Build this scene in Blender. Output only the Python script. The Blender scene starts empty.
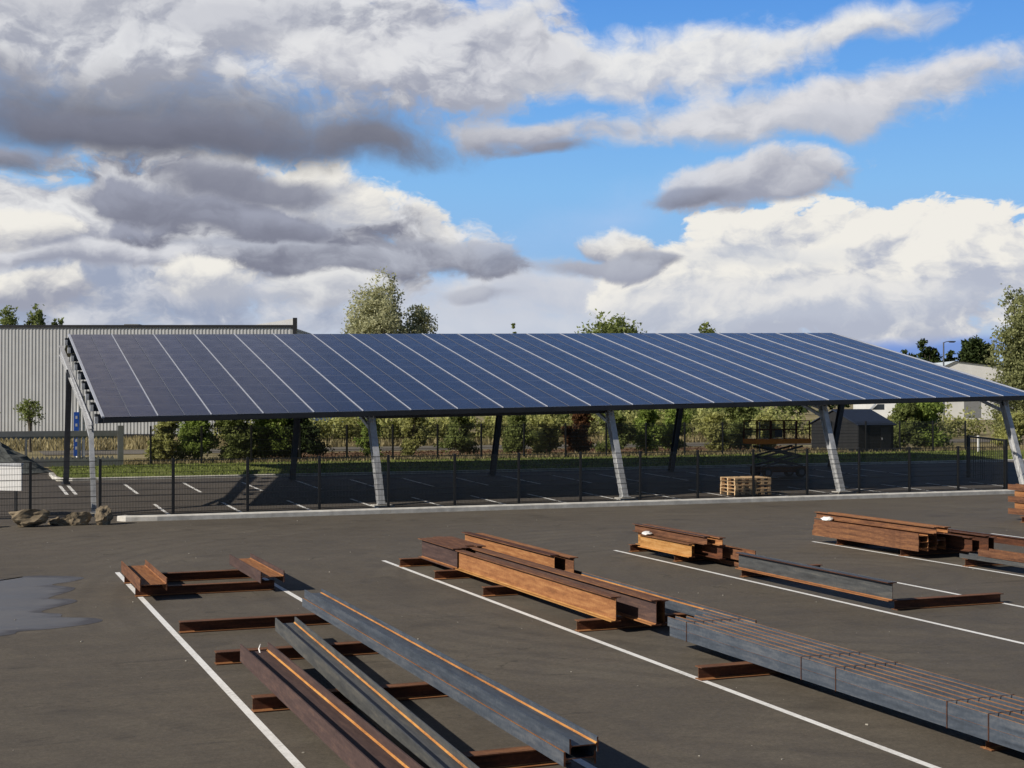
import bpy, bmesh, math, random
from mathutils import Vector, Matrix
random.seed(7)
R = math.radians
sc = bpy.context.scene
COL = sc.collection

# ------------------------------------------------------------------ basics
def zg(y):
    """height of the paved ground and of the land behind it"""
    P = [(-1e4, 0), (47.3, 0), (50, .06), (62.5, .38), (64.4, .42), (70, .57), (76, .62), (90, .65), (1e5, .65)]
    for (a, za), (b, zb) in zip(P, P[1:]):
        if y <= b:
            return za + (zb - za) * (y - a) / (b - a)
    return .65

class MB:
    def __init__(s):
        s.v = []; s.f = []; s.m = []; s.t = []
    def poly(s, pts, mi=0):
        n = len(s.v); s.v += [tuple(p) for p in pts]; s.f.append(tuple(range(n, n + len(pts)))); s.m.append(mi)
    def box(s, x0, x1, y0, y1, z0, z1, mi=0, M=None):
        P = [(x0,y0,z0),(x1,y0,z0),(x1,y1,z0),(x0,y1,z0),(x0,y0,z1),(x1,y0,z1),(x1,y1,z1),(x0,y1,z1)]
        if M is not None: P = [tuple(M @ Vector(p)) for p in P]
        n = len(s.v); s.v += P
        for q in ((3,2,1,0),(4,5,6,7),(0,1,5,4),(1,2,6,5),(2,3,7,6),(3,0,4,7)):
            s.f.append(tuple(n + i for i in q)); s.m.append(mi)
    def bar(s, a, b, w, h=None, mi=0, up=(0,0,1)):
        """box section bar from a to b"""
        a = Vector(a); b = Vector(b); h = h or w
        d = (b - a).normalized(); u = Vector(up)
        if abs(d.dot(u)) > .95: u = Vector((0,1,0))
        r = d.cross(u).normalized(); u = r.cross(d).normalized()
        n = len(s.v)
        for c in (a, b):
            for i, j in ((-1,-1),(1,-1),(1,1),(-1,1)):
                s.v.append(tuple(c + r*i*w/2 + u*j*h/2))
        for q in ((0,1,2,3),(7,6,5,4),(0,4,5,1),(1,5,6,2),(2,6,7,3),(3,7,4,0)):
            s.f.append(tuple(n + i for i in q)); s.m.append(mi)
    def tube(s, pts, rad, seg=8, mi=0, cap=True):
        pts = [Vector(p) for p in pts]
        if not isinstance(rad, (list, tuple)): rad = [rad]*len(pts)
        n = len(s.v)
        for i, p in enumerate(pts):
            d = (pts[min(i+1, len(pts)-1)] - pts[max(i-1, 0)]).normalized()
            u = Vector((0,0,1)) if abs(d.z) < .9 else Vector((1,0,0))
            r = d.cross(u).normalized(); u = r.cross(d)
            for k in range(seg):
                a = 2*math.pi*k/seg
                s.v.append(tuple(p + (r*math.cos(a) + u*math.sin(a))*rad[i]))
        for i in range(len(pts)-1):
            for k in range(seg):
                k2 = (k+1) % seg
                s.f.append((n+i*seg+k, n+i*seg+k2, n+(i+1)*seg+k2, n+(i+1)*seg+k)); s.m.append(mi)
        if cap:
            s.f.append(tuple(n+k for k in range(seg))); s.m.append(mi)
            s.f.append(tuple(n+(len(pts)-1)*seg+k for k in reversed(range(seg)))); s.m.append(mi)
    def prof(s, prof, a, b, mis, cap_mi=0, M=None):
        """closed 2-D profile (x,z) swept from y=a to y=b"""
        n = len(s.v); k = len(prof)
        for y in (a, b):
            for x, z in prof:
                p = Vector((x, y, z)); s.v.append(tuple(M @ p if M is not None else p))
        for i in range(k):
            j = (i+1) % k
            s.f.append((n+i, n+j, n+k+j, n+k+i)); s.m.append(mis[i])
        s.f.append(tuple(n+i for i in reversed(range(k)))); s.m.append(cap_mi)
        s.f.append(tuple(n+k+i for i in range(k))); s.m.append(cap_mi)
    def build(s, name, mats, parent=None, smooth=False, tone=None):
        me = bpy.data.meshes.new(name)
        me.from_pydata(s.v, [], s.f)
        if not isinstance(mats, (list, tuple)): mats = [mats]
        for m in mats: me.materials.append(m)
        if len(mats) > 1: me.polygons.foreach_set('material_index', s.m)
        if smooth: me.polygons.foreach_set('use_smooth', [True]*len(s.f))
        if tone is not None:
            at = me.attributes.new('tone', 'FLOAT', 'FACE'); at.data.foreach_set('value', tone)
        me.update()
        o = bpy.data.objects.new(name, me); COL.objects.link(o)
        if parent is not None: o.parent = parent
        return o

def fixn(o):
    bm = bmesh.new(); bm.from_mesh(o.data); bmesh.ops.recalc_face_normals(bm, faces=bm.faces); bm.to_mesh(o.data); bm.free(); return o

def tag(o, label=None, cat=None, group=None, kind=None):
    if label: o['label'] = label
    if cat: o['category'] = cat
    if group: o['group'] = group
    if kind: o['kind'] = kind
    return o

def thing(name, loc, label, cat, group=None, rz=0):
    o = bpy.data.objects.new(name, None); COL.objects.link(o); o.location = loc; o.rotation_euler = (0,0,rz)
    o.empty_display_size = .2
    return tag(o, label, cat, group)

def copy_tree(o, parent=None):
    c = o.copy(); COL.objects.link(c)
    if parent is not None: c.parent = parent
    for ch in list(o.children): copy_tree(ch, c)
    return c

# ------------------------------------------------------------------ materials
def newmat(name):
    m = bpy.data.materials.new(name); m.use_nodes = True
    nt = m.node_tree; b = nt.nodes['Principled BSDF']
    return m, nt, b
def N(nt, t, **kw):
    n = nt.nodes.new(t)
    for k, v in kw.items(): setattr(n, k, v)
    return n
def coords(nt, scale=(1,1,1), kind='Object'):
    tc = N(nt, 'ShaderNodeTexCoord'); mp = N(nt, 'ShaderNodeMapping'); mp.inputs['Scale'].default_value = scale
    nt.links.new(tc.outputs[kind], mp.inputs['Vector']); return mp.outputs[0]
def noise(nt, vec, scale, detail=4, rough=.55, dist=0):
    n = N(nt, 'ShaderNodeTexNoise'); n.inputs['Scale'].default_value = scale; n.inputs['Detail'].default_value = detail
    n.inputs['Roughness'].default_value = rough; n.inputs['Distortion'].default_value = dist
    nt.links.new(vec, n.inputs['Vector']); return n.outputs['Fac']
def ramp(nt, fac, stops):
    r = N(nt, 'ShaderNodeValToRGB'); e = r.color_ramp.elements
    while len(e) < len(stops): e.new(.5)
    for i, (p, c) in enumerate(stops):
        e[i].position = p; e[i].color = (c[0], c[1], c[2], 1) if isinstance(c, (tuple, list)) else (c, c, c, 1)
    nt.links.new(fac, r.inputs[0]); return r.outputs[0]
def mixc(nt, fac, a, b, mode='MIX'):
    m = N(nt, 'ShaderNodeMix', data_type='RGBA', blend_type=mode)
    for sock, v in ((m.inputs[0], fac), (m.inputs[6], a), (m.inputs[7], b)):
        if hasattr(v, 'is_linked'): nt.links.new(v, sock)
        elif isinstance(v, (tuple, list)): sock.default_value = (*v[:3], 1)
        else: sock.default_value = v
    return m.outputs[2]
def math_(nt, op, a, b=0.0, c=None):
    m = N(nt, 'ShaderNodeMath', operation=op)
    for i, v in enumerate((a, b) if c is None else (a, b, c)):
        if hasattr(v, 'is_linked'): nt.links.new(v, m.inputs[i])
        else: m.inputs[i].default_value = v
    return m.outputs[0]
def bump(nt, b, h, strength=.3, dist=.02):
    n = N(nt, 'ShaderNodeBump'); n.inputs['Strength'].default_value = strength; n.inputs['Distance'].default_value = dist
    nt.links.new(h, n.inputs['Height']); nt.links.new(n.outputs[0], b.inputs['Normal'])

def simple(name, col, rough=.6, metal=0, var=.25, scale=3, kind='Object', bmp=0):
    m, nt, b = newmat(name)
    v = coords(nt, kind=kind)
    f = noise(nt, v, scale, 6, .6)
    lo = tuple(c*(1-var) for c in col); hi = tuple(min(1, c*(1+var)) for c in col)
    nt.links.new(ramp(nt, f, [(.3, lo), (.7, hi)]), b.inputs['Base Color'])
    b.inputs['Roughness'].default_value = rough; b.inputs['Metallic'].default_value = metal
    if bmp: bump(nt, b, f, bmp)
    return m

def rust(name, dark, mid, light, bias=.5, rough=.8, metal=0.0):
    m, nt, b = newmat(name)
    v1 = coords(nt, (6, .9, 6)); v2 = coords(nt, (1, 1, 1)); v3 = coords(nt, (14, .35, 14))
    oi = N(nt, 'ShaderNodeObjectInfo')
    f1 = noise(nt, v1, 2.2, 7, .65, .4); f2 = noise(nt, v2, 22, 5, .7); f3 = noise(nt, v3, 1.5, 4, .5)
    f = math_(nt, 'ADD', math_(nt, 'MULTIPLY', f1, .5), math_(nt, 'ADD', math_(nt, 'MULTIPLY', f2, .25), math_(nt, 'MULTIPLY', f3, .25)))
    f = math_(nt, 'ADD', f, math_(nt, 'MULTIPLY_ADD', oi.outputs['Random'], .08, -.04))
    c = ramp(nt, f, [(bias-.17, dark), (bias, mid), (bias+.16, light)])
    nt.links.new(c, b.inputs['Base Color'])
    b.inputs['Roughness'].default_value = rough; b.inputs['Metallic'].default_value = metal
    b.inputs['Specular IOR Level'].default_value = .3
    bump(nt, b, f2, .25, .004)
    return m

M = {}
M['rust_brown']  = rust('rust_brown', (.06,.027,.016), (.155,.070,.036), (.30,.14,.058), .5)
M['rust_purple'] = rust('rust_purple', (.042,.026,.024), (.080,.050,.044), (.145,.085,.062), .53)
M['rust_orange'] = rust('rust_orange', (.13,.05,.02), (.29,.125,.048), (.44,.22,.085), .49)
M['rust_line']   = rust('rust_line', (.16,.06,.02), (.46,.20,.055), (.66,.36,.10), .50)
M['rust_yellow'] = rust('rust_yellow', (.17,.075,.022), (.40,.20,.06), (.50,.30,.12), .5)
M['rust_deep']   = rust('rust_deep', (.03,.013,.009), (.085,.032,.016), (.19,.07,.028), .52)
M['mill_blue']   = rust('mill_scale_blue', (.032,.039,.050), (.062,.076,.097), (.125,.135,.15), .49, .55)
M['mill_grey']   = rust('mill_scale_grey', (.036,.037,.038), (.070,.074,.076), (.13,.125,.11), .49, .55)
M['mill_brown']  = rust('mill_scale_brown', (.05,.038,.032), (.11,.075,.055), (.26,.13,.055), .50, .7)

def asphalt():
    m, nt, b = newmat('asphalt')
    v = coords(nt, kind='Object'); vy = coords(nt, (.10, 1.0, 1), 'Object'); vx = coords(nt, (1.0, .12, 1), 'Object')
    big = noise(nt, v, .16, 5, .6, 1.2); mid = noise(nt, v, 1.1, 7, .65, .6); fine = noise(nt, v, 55, 3, .8)
    grain = noise(nt, v, 9, 8, .8)
    st = noise(nt, vy, 1.1, 5, .6, 1.0)
    c = ramp(nt, math_(nt, 'ADD', math_(nt, 'MULTIPLY', big, .55), math_(nt, 'MULTIPLY', mid, .45)), [(.34, (.088,.075,.058)), (.52, (.114,.098,.076)), (.68, (.140,.122,.094))])
    # sweeping tyre streaks
    rr = N(nt, 'ShaderNodeTexWave', wave_type='RINGS', rings_direction='Z'); rr.inputs['Scale'].default_value = .42; rr.inputs['Distortion'].default_value = 2.2
    rr.inputs['Detail'].default_value = 4; rr.inputs['Detail Scale'].default_value = .6
    mp = N(nt, 'ShaderNodeMapping'); mp.inputs['Location'].default_value = (-19, -27, 0)
    tc = N(nt, 'ShaderNodeTexCoord'); nt.links.new(tc.outputs['Object'], mp.inputs[0]); nt.links.new(mp.outputs[0], rr.inputs['Vector'])
    tyre = math_(nt, 'MULTIPLY', ramp(nt, rr.outputs['Fac'], [(.55, 0.0), (.95, 1.0)]), ramp(nt, big, [(.42, 0.0), (.6, 1.0)]))
    c = mixc(nt, math_(nt, 'MULTIPLY', tyre, .22), c, (.045,.038,.031))
    c = mixc(nt, math_(nt, 'MULTIPLY', ramp(nt, st, [(.5, 0.0), (.72, 1.0)]), .35), c, (.155,.128,.096))
    # oil / damp spots
    sp = noise(nt, v, .62, 3, .5, .3)
    c = mixc(nt, math_(nt, 'MULTIPLY', ramp(nt, sp, [(.62, 0.0), (.72, 1.0)]), .38), c, (.042,.037,.031))
    vs = coords(nt, (.45, 1.6, 1)); sm = noise(nt, vs, .8, 6, .7, 1.5)
    c = mixc(nt, math_(nt, 'MULTIPLY', ramp(nt, sm, [(.60, 0.0), (.66, 1.0)]), .38), c, (.034,.030,.027))
    ck = N(nt, 'ShaderNodeTexVoronoi', feature='DISTANCE_TO_EDGE'); ck.inputs['Scale'].default_value = .13
    wv = N(nt, 'ShaderNodeVectorMath', operation='ADD'); nn = N(nt, 'ShaderNodeTexNoise'); nn.inputs['Scale'].default_value = 1.2; nn.inputs['Detail'].default_value = 6
    nt.links.new(v, nn.inputs['Vector']); nt.links.new(v, wv.inputs[0]); nt.links.new(nn.outputs['Color'], wv.inputs[1]); nt.links.new(wv.outputs[0], ck.inputs['Vector'])
    crack = math_(nt, 'MULTIPLY', ramp(nt, ck.outputs['Distance'], [(0.0, 1.0), (.0035, 0.0)]), ramp(nt, mid, [(.5, 0.0), (.6, 1.0)]))
    c = mixc(nt, math_(nt, 'MULTIPLY', crack, .6), c, (.02,.018,.016))
    c = mixc(nt, ramp(nt, fine, [(.30, .35), (.5, 0.0)]), c, (.035,.031,.026))
    c = mixc(nt, ramp(nt, fine, [(.60, 0.0), (.80, .40)]), c, (.22,.20,.17))
    g2 = noise(nt, v, 24, 6, .85)
    c = mixc(nt, .75, c, mixc(nt, 1, c, ramp(nt, grain, [(.3, .68), (.7, 1.32)]), 'MULTIPLY'))
    c = mixc(nt, .7, c, mixc(nt, 1, c, ramp(nt, g2, [(.3, .58), (.7, 1.45)]), 'MULTIPLY'))
    nt.links.new(c, b.inputs['Base Color'])
    nt.links.new(ramp(nt, mid, [(.3, .72), (.7, .92)]), b.inputs['Roughness'])
    b.inputs['Specular IOR Level'].default_value = .3
    bump(nt, b, math_(nt, 'ADD', fine, math_(nt, 'MULTIPLY', grain, .8)), .35, .008)
    return m
M['asphalt'] = asphalt()
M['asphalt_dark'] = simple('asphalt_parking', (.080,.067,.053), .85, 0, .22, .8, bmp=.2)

def paint():
    m, nt, b = newmat('white_road_paint')
    v = coords(nt); f = noise(nt, v, 14, 6, .75); g = noise(nt, v, 1.3, 4, .6)
    s = math_(nt, 'ADD', math_(nt, 'MULTIPLY', f, .65), math_(nt, 'MULTIPLY', g, .35))
    nt.links.new(ramp(nt, s, [(.31, (.20,.18,.15)), (.38, (.66,.65,.62)), (.55, (.90,.90,.88))]), b.inputs['Base Color']); b.inputs['Roughness'].default_value = .7
    return m
M['paint'] = paint()
M['concrete'] = simple('kerb_concrete', (.60,.58,.53), .85, 0, .25, 2.5, bmp=.2)
M['black_metal'] = simple('black_powder_coat', (.012,.012,.012), .5, 0, .2)
M['wire'] = simple('fence_wire', (.015,.016,.017), .45, .0, .2)
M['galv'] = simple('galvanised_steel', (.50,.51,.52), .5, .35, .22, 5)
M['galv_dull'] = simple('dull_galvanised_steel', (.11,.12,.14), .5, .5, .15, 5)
M['white_trim'] = simple('anodised_cover_strip', (.56,.59,.66), .4, .3, .08, 3)
M['thin_trim'] = simple('dull_aluminium_trim', (.20,.22,.27), .45, .3, .08, 3)
M['gutter'] = simple('dark_gutter', (.022,.022,.024), .45, .3, .2, 3)
M['under'] = simple('panel_backsheet', (.06,.06,.065), .7, 0, .2, 3)
M['rock'] = simple('rock', (.22,.175,.115), .95, 0, .65, 2.2, bmp=.8)
M['wood'] = simple('pale_pallet_wood', (.62,.43,.24), .8, 0, .25, 6)
M['shedwood'] = simple('dark_shed_cladding', (.012,.013,.015), .8, 0, .2, 4)
M['shedroof'] = simple('shed_roof_sheet', (.016,.026,.052), .7, .2, .15, 4)
M['gate'] = simple('grey_gate_paint', (.22,.225,.225), .5, .2, .12, 3)
M['white'] = simple('white_gloss', (.78,.78,.77), .4, 0, .06, 2)
M['glassdark'] = simple('dark_window_glass', (.02,.025,.03), .08, 0, .1, 2)
M['tyre'] = simple('tyre_rubber', (.015,.015,.015), .8, 0, .2)
M['carpaint'] = simple('dark_grey_car_paint', (.06,.075,.09), .3, .4, .1)
M['blue_sign'] = simple('blue_sign', (.03,.13,.62), .45, 0, .1)
M['lift_orange'] = rust('orange_lift_paint', (.20,.05,.01), (.55,.16,.03), (.65,.25,.05), .4)
M['bark'] = simple('bark', (.09,.075,.055), .9, 0, .3, 4)
M['whbuild'] = simple('pale_building_wall', (.62,.62,.60), .7, 0, .08, .5)
M['whroof'] = simple('pale_building_roof', (.60,.66,.68), .5, 0, .1, .5)
M['bale'] = simple('gravel_heap', (.12,.13,.125), .95, 0, .45, 6, bmp=.6)
M['plastic'] = simple('white_wrap', (.85,.85,.83), .5, 0, .05)

def solar():
    m, nt, b = newmat('solar_cells')
    # cell grid (about 16 cm) in local metres: x along the roof, y up the slope
    v = coords(nt)
    br = N(nt, 'ShaderNodeTexBrick'); br.offset = 0; br.inputs['Scale'].default_value = 1
    br.inputs['Brick Width'].default_value = .161; br.inputs['Row Height'].default_value = .163; br.inputs['Mortar Size'].default_value = .006
    nt.links.new(v, br.inputs['Vector'])
    br.inputs['Color1'].default_value = (.009,.015,.042,1); br.inputs['Color2'].default_value = (.012,.020,.058,1); br.inputs['Mortar'].default_value = (.016,.02,.034,1)
    # module joints every 1.63 m up the slope
    sp = N(nt, 'ShaderNodeSeparateXYZ'); nt.links.new(v, sp.inputs[0])
    fr = math_(nt, 'FRACT', math_(nt, 'DIVIDE', sp.outputs[1], 1.632))
    j = math_(nt, 'LESS_THAN', fr, .018)
    nz = noise(nt, v, 1.3, 3)
    c = mixc(nt, j, br.outputs['Color'], (.12,.13,.15))
    oi = N(nt, 'ShaderNodeObjectInfo')
    c = mixc(nt, 1, c, ramp(nt, math_(nt, 'MULTIPLY_ADD', oi.outputs['Random'], .4, math_(nt, 'MULTIPLY', nz, .6)), [(.2, .75), (.8, 1.3)]), 'MULTIPLY')
    nt.links.new(c, b.inputs['Base Color']); b.inputs['Roughness'].default_value = .22
    b.inputs['Specular IOR Level'].default_value = .5; b.inputs['IOR'].default_value = 1.5
    nt.links.new(ramp(nt, nz, [(.3, .20), (.7, .28)]), b.inputs['Roughness'])
    return m
M['solar'] = solar()

def corrug():
    m, nt, b = newmat('grey_profiled_cladding')
    v = coords(nt, (.25, .25, .25)); f = noise(nt, v, 3, 5)
    v2 = coords(nt, (1.6, 1, .05)); g = noise(nt, v2, 4, 3)
    nt.links.new(ramp(nt, math_(nt, 'ADD', math_(nt,'MULTIPLY',f,.5), math_(nt,'MULTIPLY',g,.5)), [(.3, (.38,.39,.40)), (.7, (.47,.48,.49))]), b.inputs['Base Color'])
    b.inputs['Roughness'].default_value = .55; b.inputs['Metallic'].default_value = .1
    return m
M['clad'] = corrug()

def leaf(name, dark, light, trans=.35):
    m, nt, b = newmat(name)
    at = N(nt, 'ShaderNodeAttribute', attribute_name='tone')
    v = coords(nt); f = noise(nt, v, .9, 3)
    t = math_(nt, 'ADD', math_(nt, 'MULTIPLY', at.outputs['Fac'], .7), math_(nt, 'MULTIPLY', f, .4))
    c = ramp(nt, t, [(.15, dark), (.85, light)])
    nt.links.new(c, b.inputs['Base Color']); b.inputs['Roughness'].default_value = .75; b.inputs['Specular IOR Level'].default_value = .2
    tr = N(nt, 'ShaderNodeBsdfTranslucent'); nt.links.new(c, tr.inputs[0])
    mx = N(nt, 'ShaderNodeMixShader'); mx.inputs[0].default_value = trans
    nt.links.new(b.outputs[0], mx.inputs[1]); nt.links.new(tr.outputs[0], mx.inputs[2])
    nt.links.new(mx.outputs[0], nt.nodes['Material Output'].inputs[0])
    return m
M['leaf_pale'] = leaf('pale_willow_leaves', (.14,.14,.07), (.62,.62,.38), .5)
M['leaf_grey'] = leaf('grey_green_leaves', (.06,.07,.028), (.36,.38,.17), .45)
M['leaf_green'] = leaf('green_leaves', (.045,.075,.014), (.36,.46,.11), .5)
M['leaf_dark'] = leaf('dark_leaves', (.008,.018,.006), (.055,.08,.022), .2)
M['leaf_mid'] = leaf('mid_green_leaves', (.05,.068,.02), (.29,.34,.11), .48)
M['leaf_olive'] = leaf('olive_leaves', (.10,.105,.03), (.56,.57,.22), .5)
M['leaf_red'] = leaf('reddish_leaves', (.035,.015,.008), (.15,.07,.03))
M['leaf_dry'] = leaf('dry_grass_blades', (.16,.135,.065), (.46,.39,.21))
M['leaf_lawn'] = leaf('lawn_blades', (.07,.09,.02), (.30,.36,.09))

def ground_mat(name, stops, s1, s2, bm=.4):
    m, nt, b = newmat(name)
    v = coords(nt); v2 = coords(nt, (.25, 1, 1))
    f = math_(nt, 'ADD', math_(nt, 'MULTIPLY', noise(nt, v2, s1, 6, .65, .5), .6), math_(nt, 'MULTIPLY', noise(nt, v, s2, 6, .75), .4))
    nt.links.new(ramp(nt, f, stops), b.inputs['Base Color']); b.inputs['Roughness'].default_value = .95; b.inputs['Specular IOR Level'].default_value = .1
    bump(nt, b, f, bm, .08)
    return m
M['lawn'] = ground_mat('lawn', [(.38, (.08,.10,.024)), (.5, (.15,.18,.045)), (.62, (.26,.27,.09))], .6, 6)
M['drygrass'] = ground_mat('dry_grass', [(.36, (.10,.09,.035)), (.5, (.26,.22,.12)), (.64, (.42,.36,.21))], .3, 3)
M['mulch'] = ground_mat('bark_mulch', [(.36, (.07,.035,.018)), (.5, (.17,.10,.055)), (.64, (.30,.20,.12))], .5, 4)
M['track'] = ground_mat('gravel_track', [(.36, (.13,.115,.095)), (.5, (.18,.165,.14)), (.64, (.25,.23,.20))], .3, 5)

# ------------------------------------------------------------------ camera, light, sky
YAW = 21.787
cam = bpy.data.cameras.new('camera'); co = bpy.data.objects.new('camera', cam); COL.objects.link(co)
co.location = (0, 0, 4); co.rotation_euler = (R(90.659), 0, R(-YAW))
cam.sensor_width = 36; cam.lens = 36*1391/1024; cam.clip_end = 6000; cam.clip_start = .1
sc.camera = co

SX, SY = 1.60, .24          # ground shift of a shadow per metre of height
sun_dir = Vector((-SX, -SY, 1)).normalized()
el = math.asin(sun_dir.z)
sl = bpy.data.lights.new('sun', 'SUN'); sl.energy = 5.0; sl.angle = R(.55); sl.color = (1, .92, .81)
so = bpy.data.objects.new('sun', sl); COL.objects.link(so); so.location = (-40, -12, 30)
so.rotation_euler = sun_dir.to_track_quat('Z', 'Y').to_euler()

w = bpy.data.worlds.new('World'); sc.world = w; w.use_nodes = True
nt = w.node_tree; nt.nodes.clear()
out = N(nt, 'ShaderNodeOutputWorld'); bg = N(nt, 'ShaderNodeBackground'); nt.links.new(bg.outputs[0], out.inputs[0])
sky = N(nt, 'ShaderNodeTexSky', sky_type='NISHITA'); sky.sun_disc = False; sky.sun_elevation = el
sky.sun_rotation = math.atan2(sun_dir.x, sun_dir.y); sky.air_density = 1.0; sky.dust_density = .6; sky.ozone_density = 2.0
bg.inputs['Strength'].default_value = .1; w.cycles.sampling_method = 'NONE'
tc = N(nt, 'ShaderNodeTexCoord'); sp = N(nt, 'ShaderNodeSeparateXYZ'); nt.links.new(tc.outputs['Generated'], sp.inputs[0])
azm = math_(nt, 'SUBTRACT', math_(nt, 'ARCTAN2', sp.outputs[0], sp.outputs[1]), R(YAW))
azm = math_(nt, 'MULTIPLY', azm, 1391.0)          # angular units, 1391 per radian
elv = math_(nt, 'MULTIPLY', math_(nt, 'ARCSINE', sp.outputs[2]), 1391.0)
cb = N(nt, 'ShaderNodeCombineXYZ'); nt.links.new(azm, cb.inputs[0]); nt.links.new(elv, cb.inputs[1])
P0 = cb.outputs[0]
def vmath(op, a, b=None, scale=None):
    n = N(nt, 'ShaderNodeVectorMath', operation=op)
    for i, v in enumerate((a, b)):
        if v is None: continue
        if hasattr(v, 'is_linked'): nt.links.new(v, n.inputs[i])
        else: n.inputs[i].default_value = v
    if scale is not None: n.inputs['Scale'].default_value = scale
    return n.outputs['Value'] if op == 'LENGTH' else n.outputs['Vector']
def vnoise(vec, scale, detail, rough, col=False):
    n = N(nt, 'ShaderNodeTexNoise'); n.noise_dimensions = '2D'; n.inputs['Scale'].default_value = scale; n.inputs['Detail'].default_value = detail
    n.inputs['Roughness'].default_value = rough; nt.links.new(vec, n.inputs['Vector']); return n.outputs['Color' if col else 'Fac']
wide = vmath('MULTIPLY', P0, (.66, 1.0, 1))
warp = vmath('SUBTRACT', vnoise(wide, .010, 2.5, .5, True), (.5, .5, .5))
P1 = vmath('ADD', P0, vmath('MULTIPLY', warp, (80., 46., 0)))
def billow(vec):
    v = N(nt, 'ShaderNodeTexVoronoi'); v.voronoi_dimensions = '2D'; v.feature = 'F1'; v.normalize = True
    v.inputs['Scale'].default_value = .020; v.inputs['Detail'].default_value = 4.5; v.inputs['Roughness'].default_value = .62
    v.inputs['Lacunarity'].default_value = 2.1
    nt.links.new(vec, v.inputs['Vector']); return v.outputs['Distance']
fine = vmath('SUBTRACT', vnoise(wide, .045, 4, .55, True), (.5, .5, .5))
PW = vmath('ADD', wide, vmath('ADD', vmath('MULTIPLY', warp, (40., 40., 0)), vmath('MULTIPLY', fine, (16., 14., 0))))
b0 = billow(PW); b1 = billow(vmath('ADD', PW, (-7., 9., 0)))
f0 = vnoise(PW, .017, 8, .60); f1 = vnoise(vmath('ADD', PW, (-9., 14., 0)), .017, 5, .50); f2 = vnoise(PW, .017, 5, .50)
relief = math_(nt, 'ADD', math_(nt, 'MULTIPLY', math_(nt, 'SUBTRACT', b1, b0), 1.5), math_(nt, 'MULTIPLY', math_(nt, 'SUBTRACT', f2, f1), 2.2))
edge = math_(nt, 'ADD', math_(nt, 'MULTIPLY', math_(nt, 'SUBTRACT', .42, b0), .85), math_(nt, 'MULTIPLY', math_(nt, 'SUBTRACT', f0, .5), 1.25))
softn = math_(nt, 'MULTIPLY', math_(nt, 'SUBTRACT', f0, .5), 1.25)
def S(r, g, b):
    f = lambda c: ((c/255+.055)/1.055)**2.4 if c > 10 else c/255/12.92
    return (f(r)*10, f(g)*10, f(b)*10)            # x10: the background strength is 0.1
cur = mixc(nt, 1, sky.outputs[0], (.62, .84, 1.12), 'MULTIPLY')
# measured gradient over the physical sky, darkened above the view to cut ambient light
gr = N(nt, 'ShaderNodeMapRange'); gr.inputs['From Min'].default_value = 0; gr.inputs['From Max'].default_value = 2100; nt.links.new(elv, gr.inputs['Value'])
grad = ramp(nt, gr.outputs[0], [(0, S(182,196,220)), (.05, S(152,188,230)), (.10, S(136,190,240)), (.15, S(108,170,238)), (.2, S(84,148,228)), (.27, S(66,98,148)), (.38, S(44,54,72)), (1, S(30,32,38))])
cur = mixc(nt, .88, cur, vmath('SCALE', grad, None, 10 if False else 1.0))
def cloud(x, y, rx, ry, ang, lit, dark, k=1.0, off=0.0, soft=.35, amp=1.0, rel=1.0, op=1.0, noisef=None):
    """one cloud body: direction (x right, y up in angular units), radii, tilt, lit and shaded colour"""
    global cur
    mp = N(nt, 'ShaderNodeMapping', vector_type='TEXTURE')
    mp.inputs['Location'].default_value = (x-512, 400-y, 0); mp.inputs['Rotation'].default_value = (0, 0, R(ang)); mp.inputs['Scale'].default_value = (rx, ry, 1)
    nt.links.new(P1, mp.inputs['Vector'])
    q = mp.outputs[0]
    d = math_(nt, 'SUBTRACT', 1.0, vmath('LENGTH', q))
    d = math_(nt, 'MULTIPLY_ADD', noisef or edge, amp, d)
    mr = N(nt, 'ShaderNodeMapRange', interpolation_type='SMOOTHSTEP'); mr.inputs['From Min'].default_value = 0; mr.inputs['From Max'].default_value = soft
    mr.inputs['To Max'].default_value = op
    nt.links.new(d, mr.inputs['Value'])
    s = N(nt, 'ShaderNodeSeparateXYZ'); nt.links.new(q, s.inputs[0])
    t = math_(nt, 'MULTIPLY_ADD', s.outputs[1], .5*k, .5+off)
    t = math_(nt, 'MULTIPLY_ADD', relief, rel, t)
    tt = N(nt, 'ShaderNodeMapRange', interpolation_type='SMOOTHSTEP'); nt.links.new(t, tt.inputs['Value'])
    col = mixc(nt, tt.outputs[0], dark, lit)
    cur = mixc(nt, mr.outputs[0], cur, col)
W1 = S(233,233,233); W2 = S(212,213,218); G1 = S(180,184,196); G2 = S(156,160,176); G3 = S(128,131,147); G4 = S(104,107,121); WC = S(240,237,230)
# hazy low band, then the cumulus bank on the right
cloud(520, 325, 800, 50, 0, S(212,216,224), S(190,198,214), soft=.9, amp=.6, rel=.25)
cloud(560, 292, 260, 38, 0, S(214,216,222), S(192,198,212), soft=.8, amp=.6, rel=.4)
cloud(120, 285, 330, 66, 0, S(220,221,225), S(156,166,188), soft=.5, rel=.9)
cloud(860, 276, 210, 74, 2, WC, S(178,184,200), soft=.16, rel=1.15, off=.14)
cloud(1030, 276, 150, 50, 0, WC, S(180,186,202), soft=.2, rel=1.1, off=.1)
cloud(700, 280, 130, 50, 10, WC, S(184,190,204), soft=.25, rel=1.0, off=.1)
cloud(800, 308, 280, 22, 0, S(228,227,226), S(188,194,208), soft=.6, rel=.8, op=.8)
cloud(760, 262, 120, 16, 0, S(226,226,226), S(190,196,208), soft=.7, rel=.5, op=.6)
cloud(920, 352, 130, 14, 0, S(126,156,218), S(112,146,210), soft=.8, amp=.4, rel=.1)
cloud(606, 250, 58, 26, -6, WC, G2, k=1.2, soft=.35, rel=.6)
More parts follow.
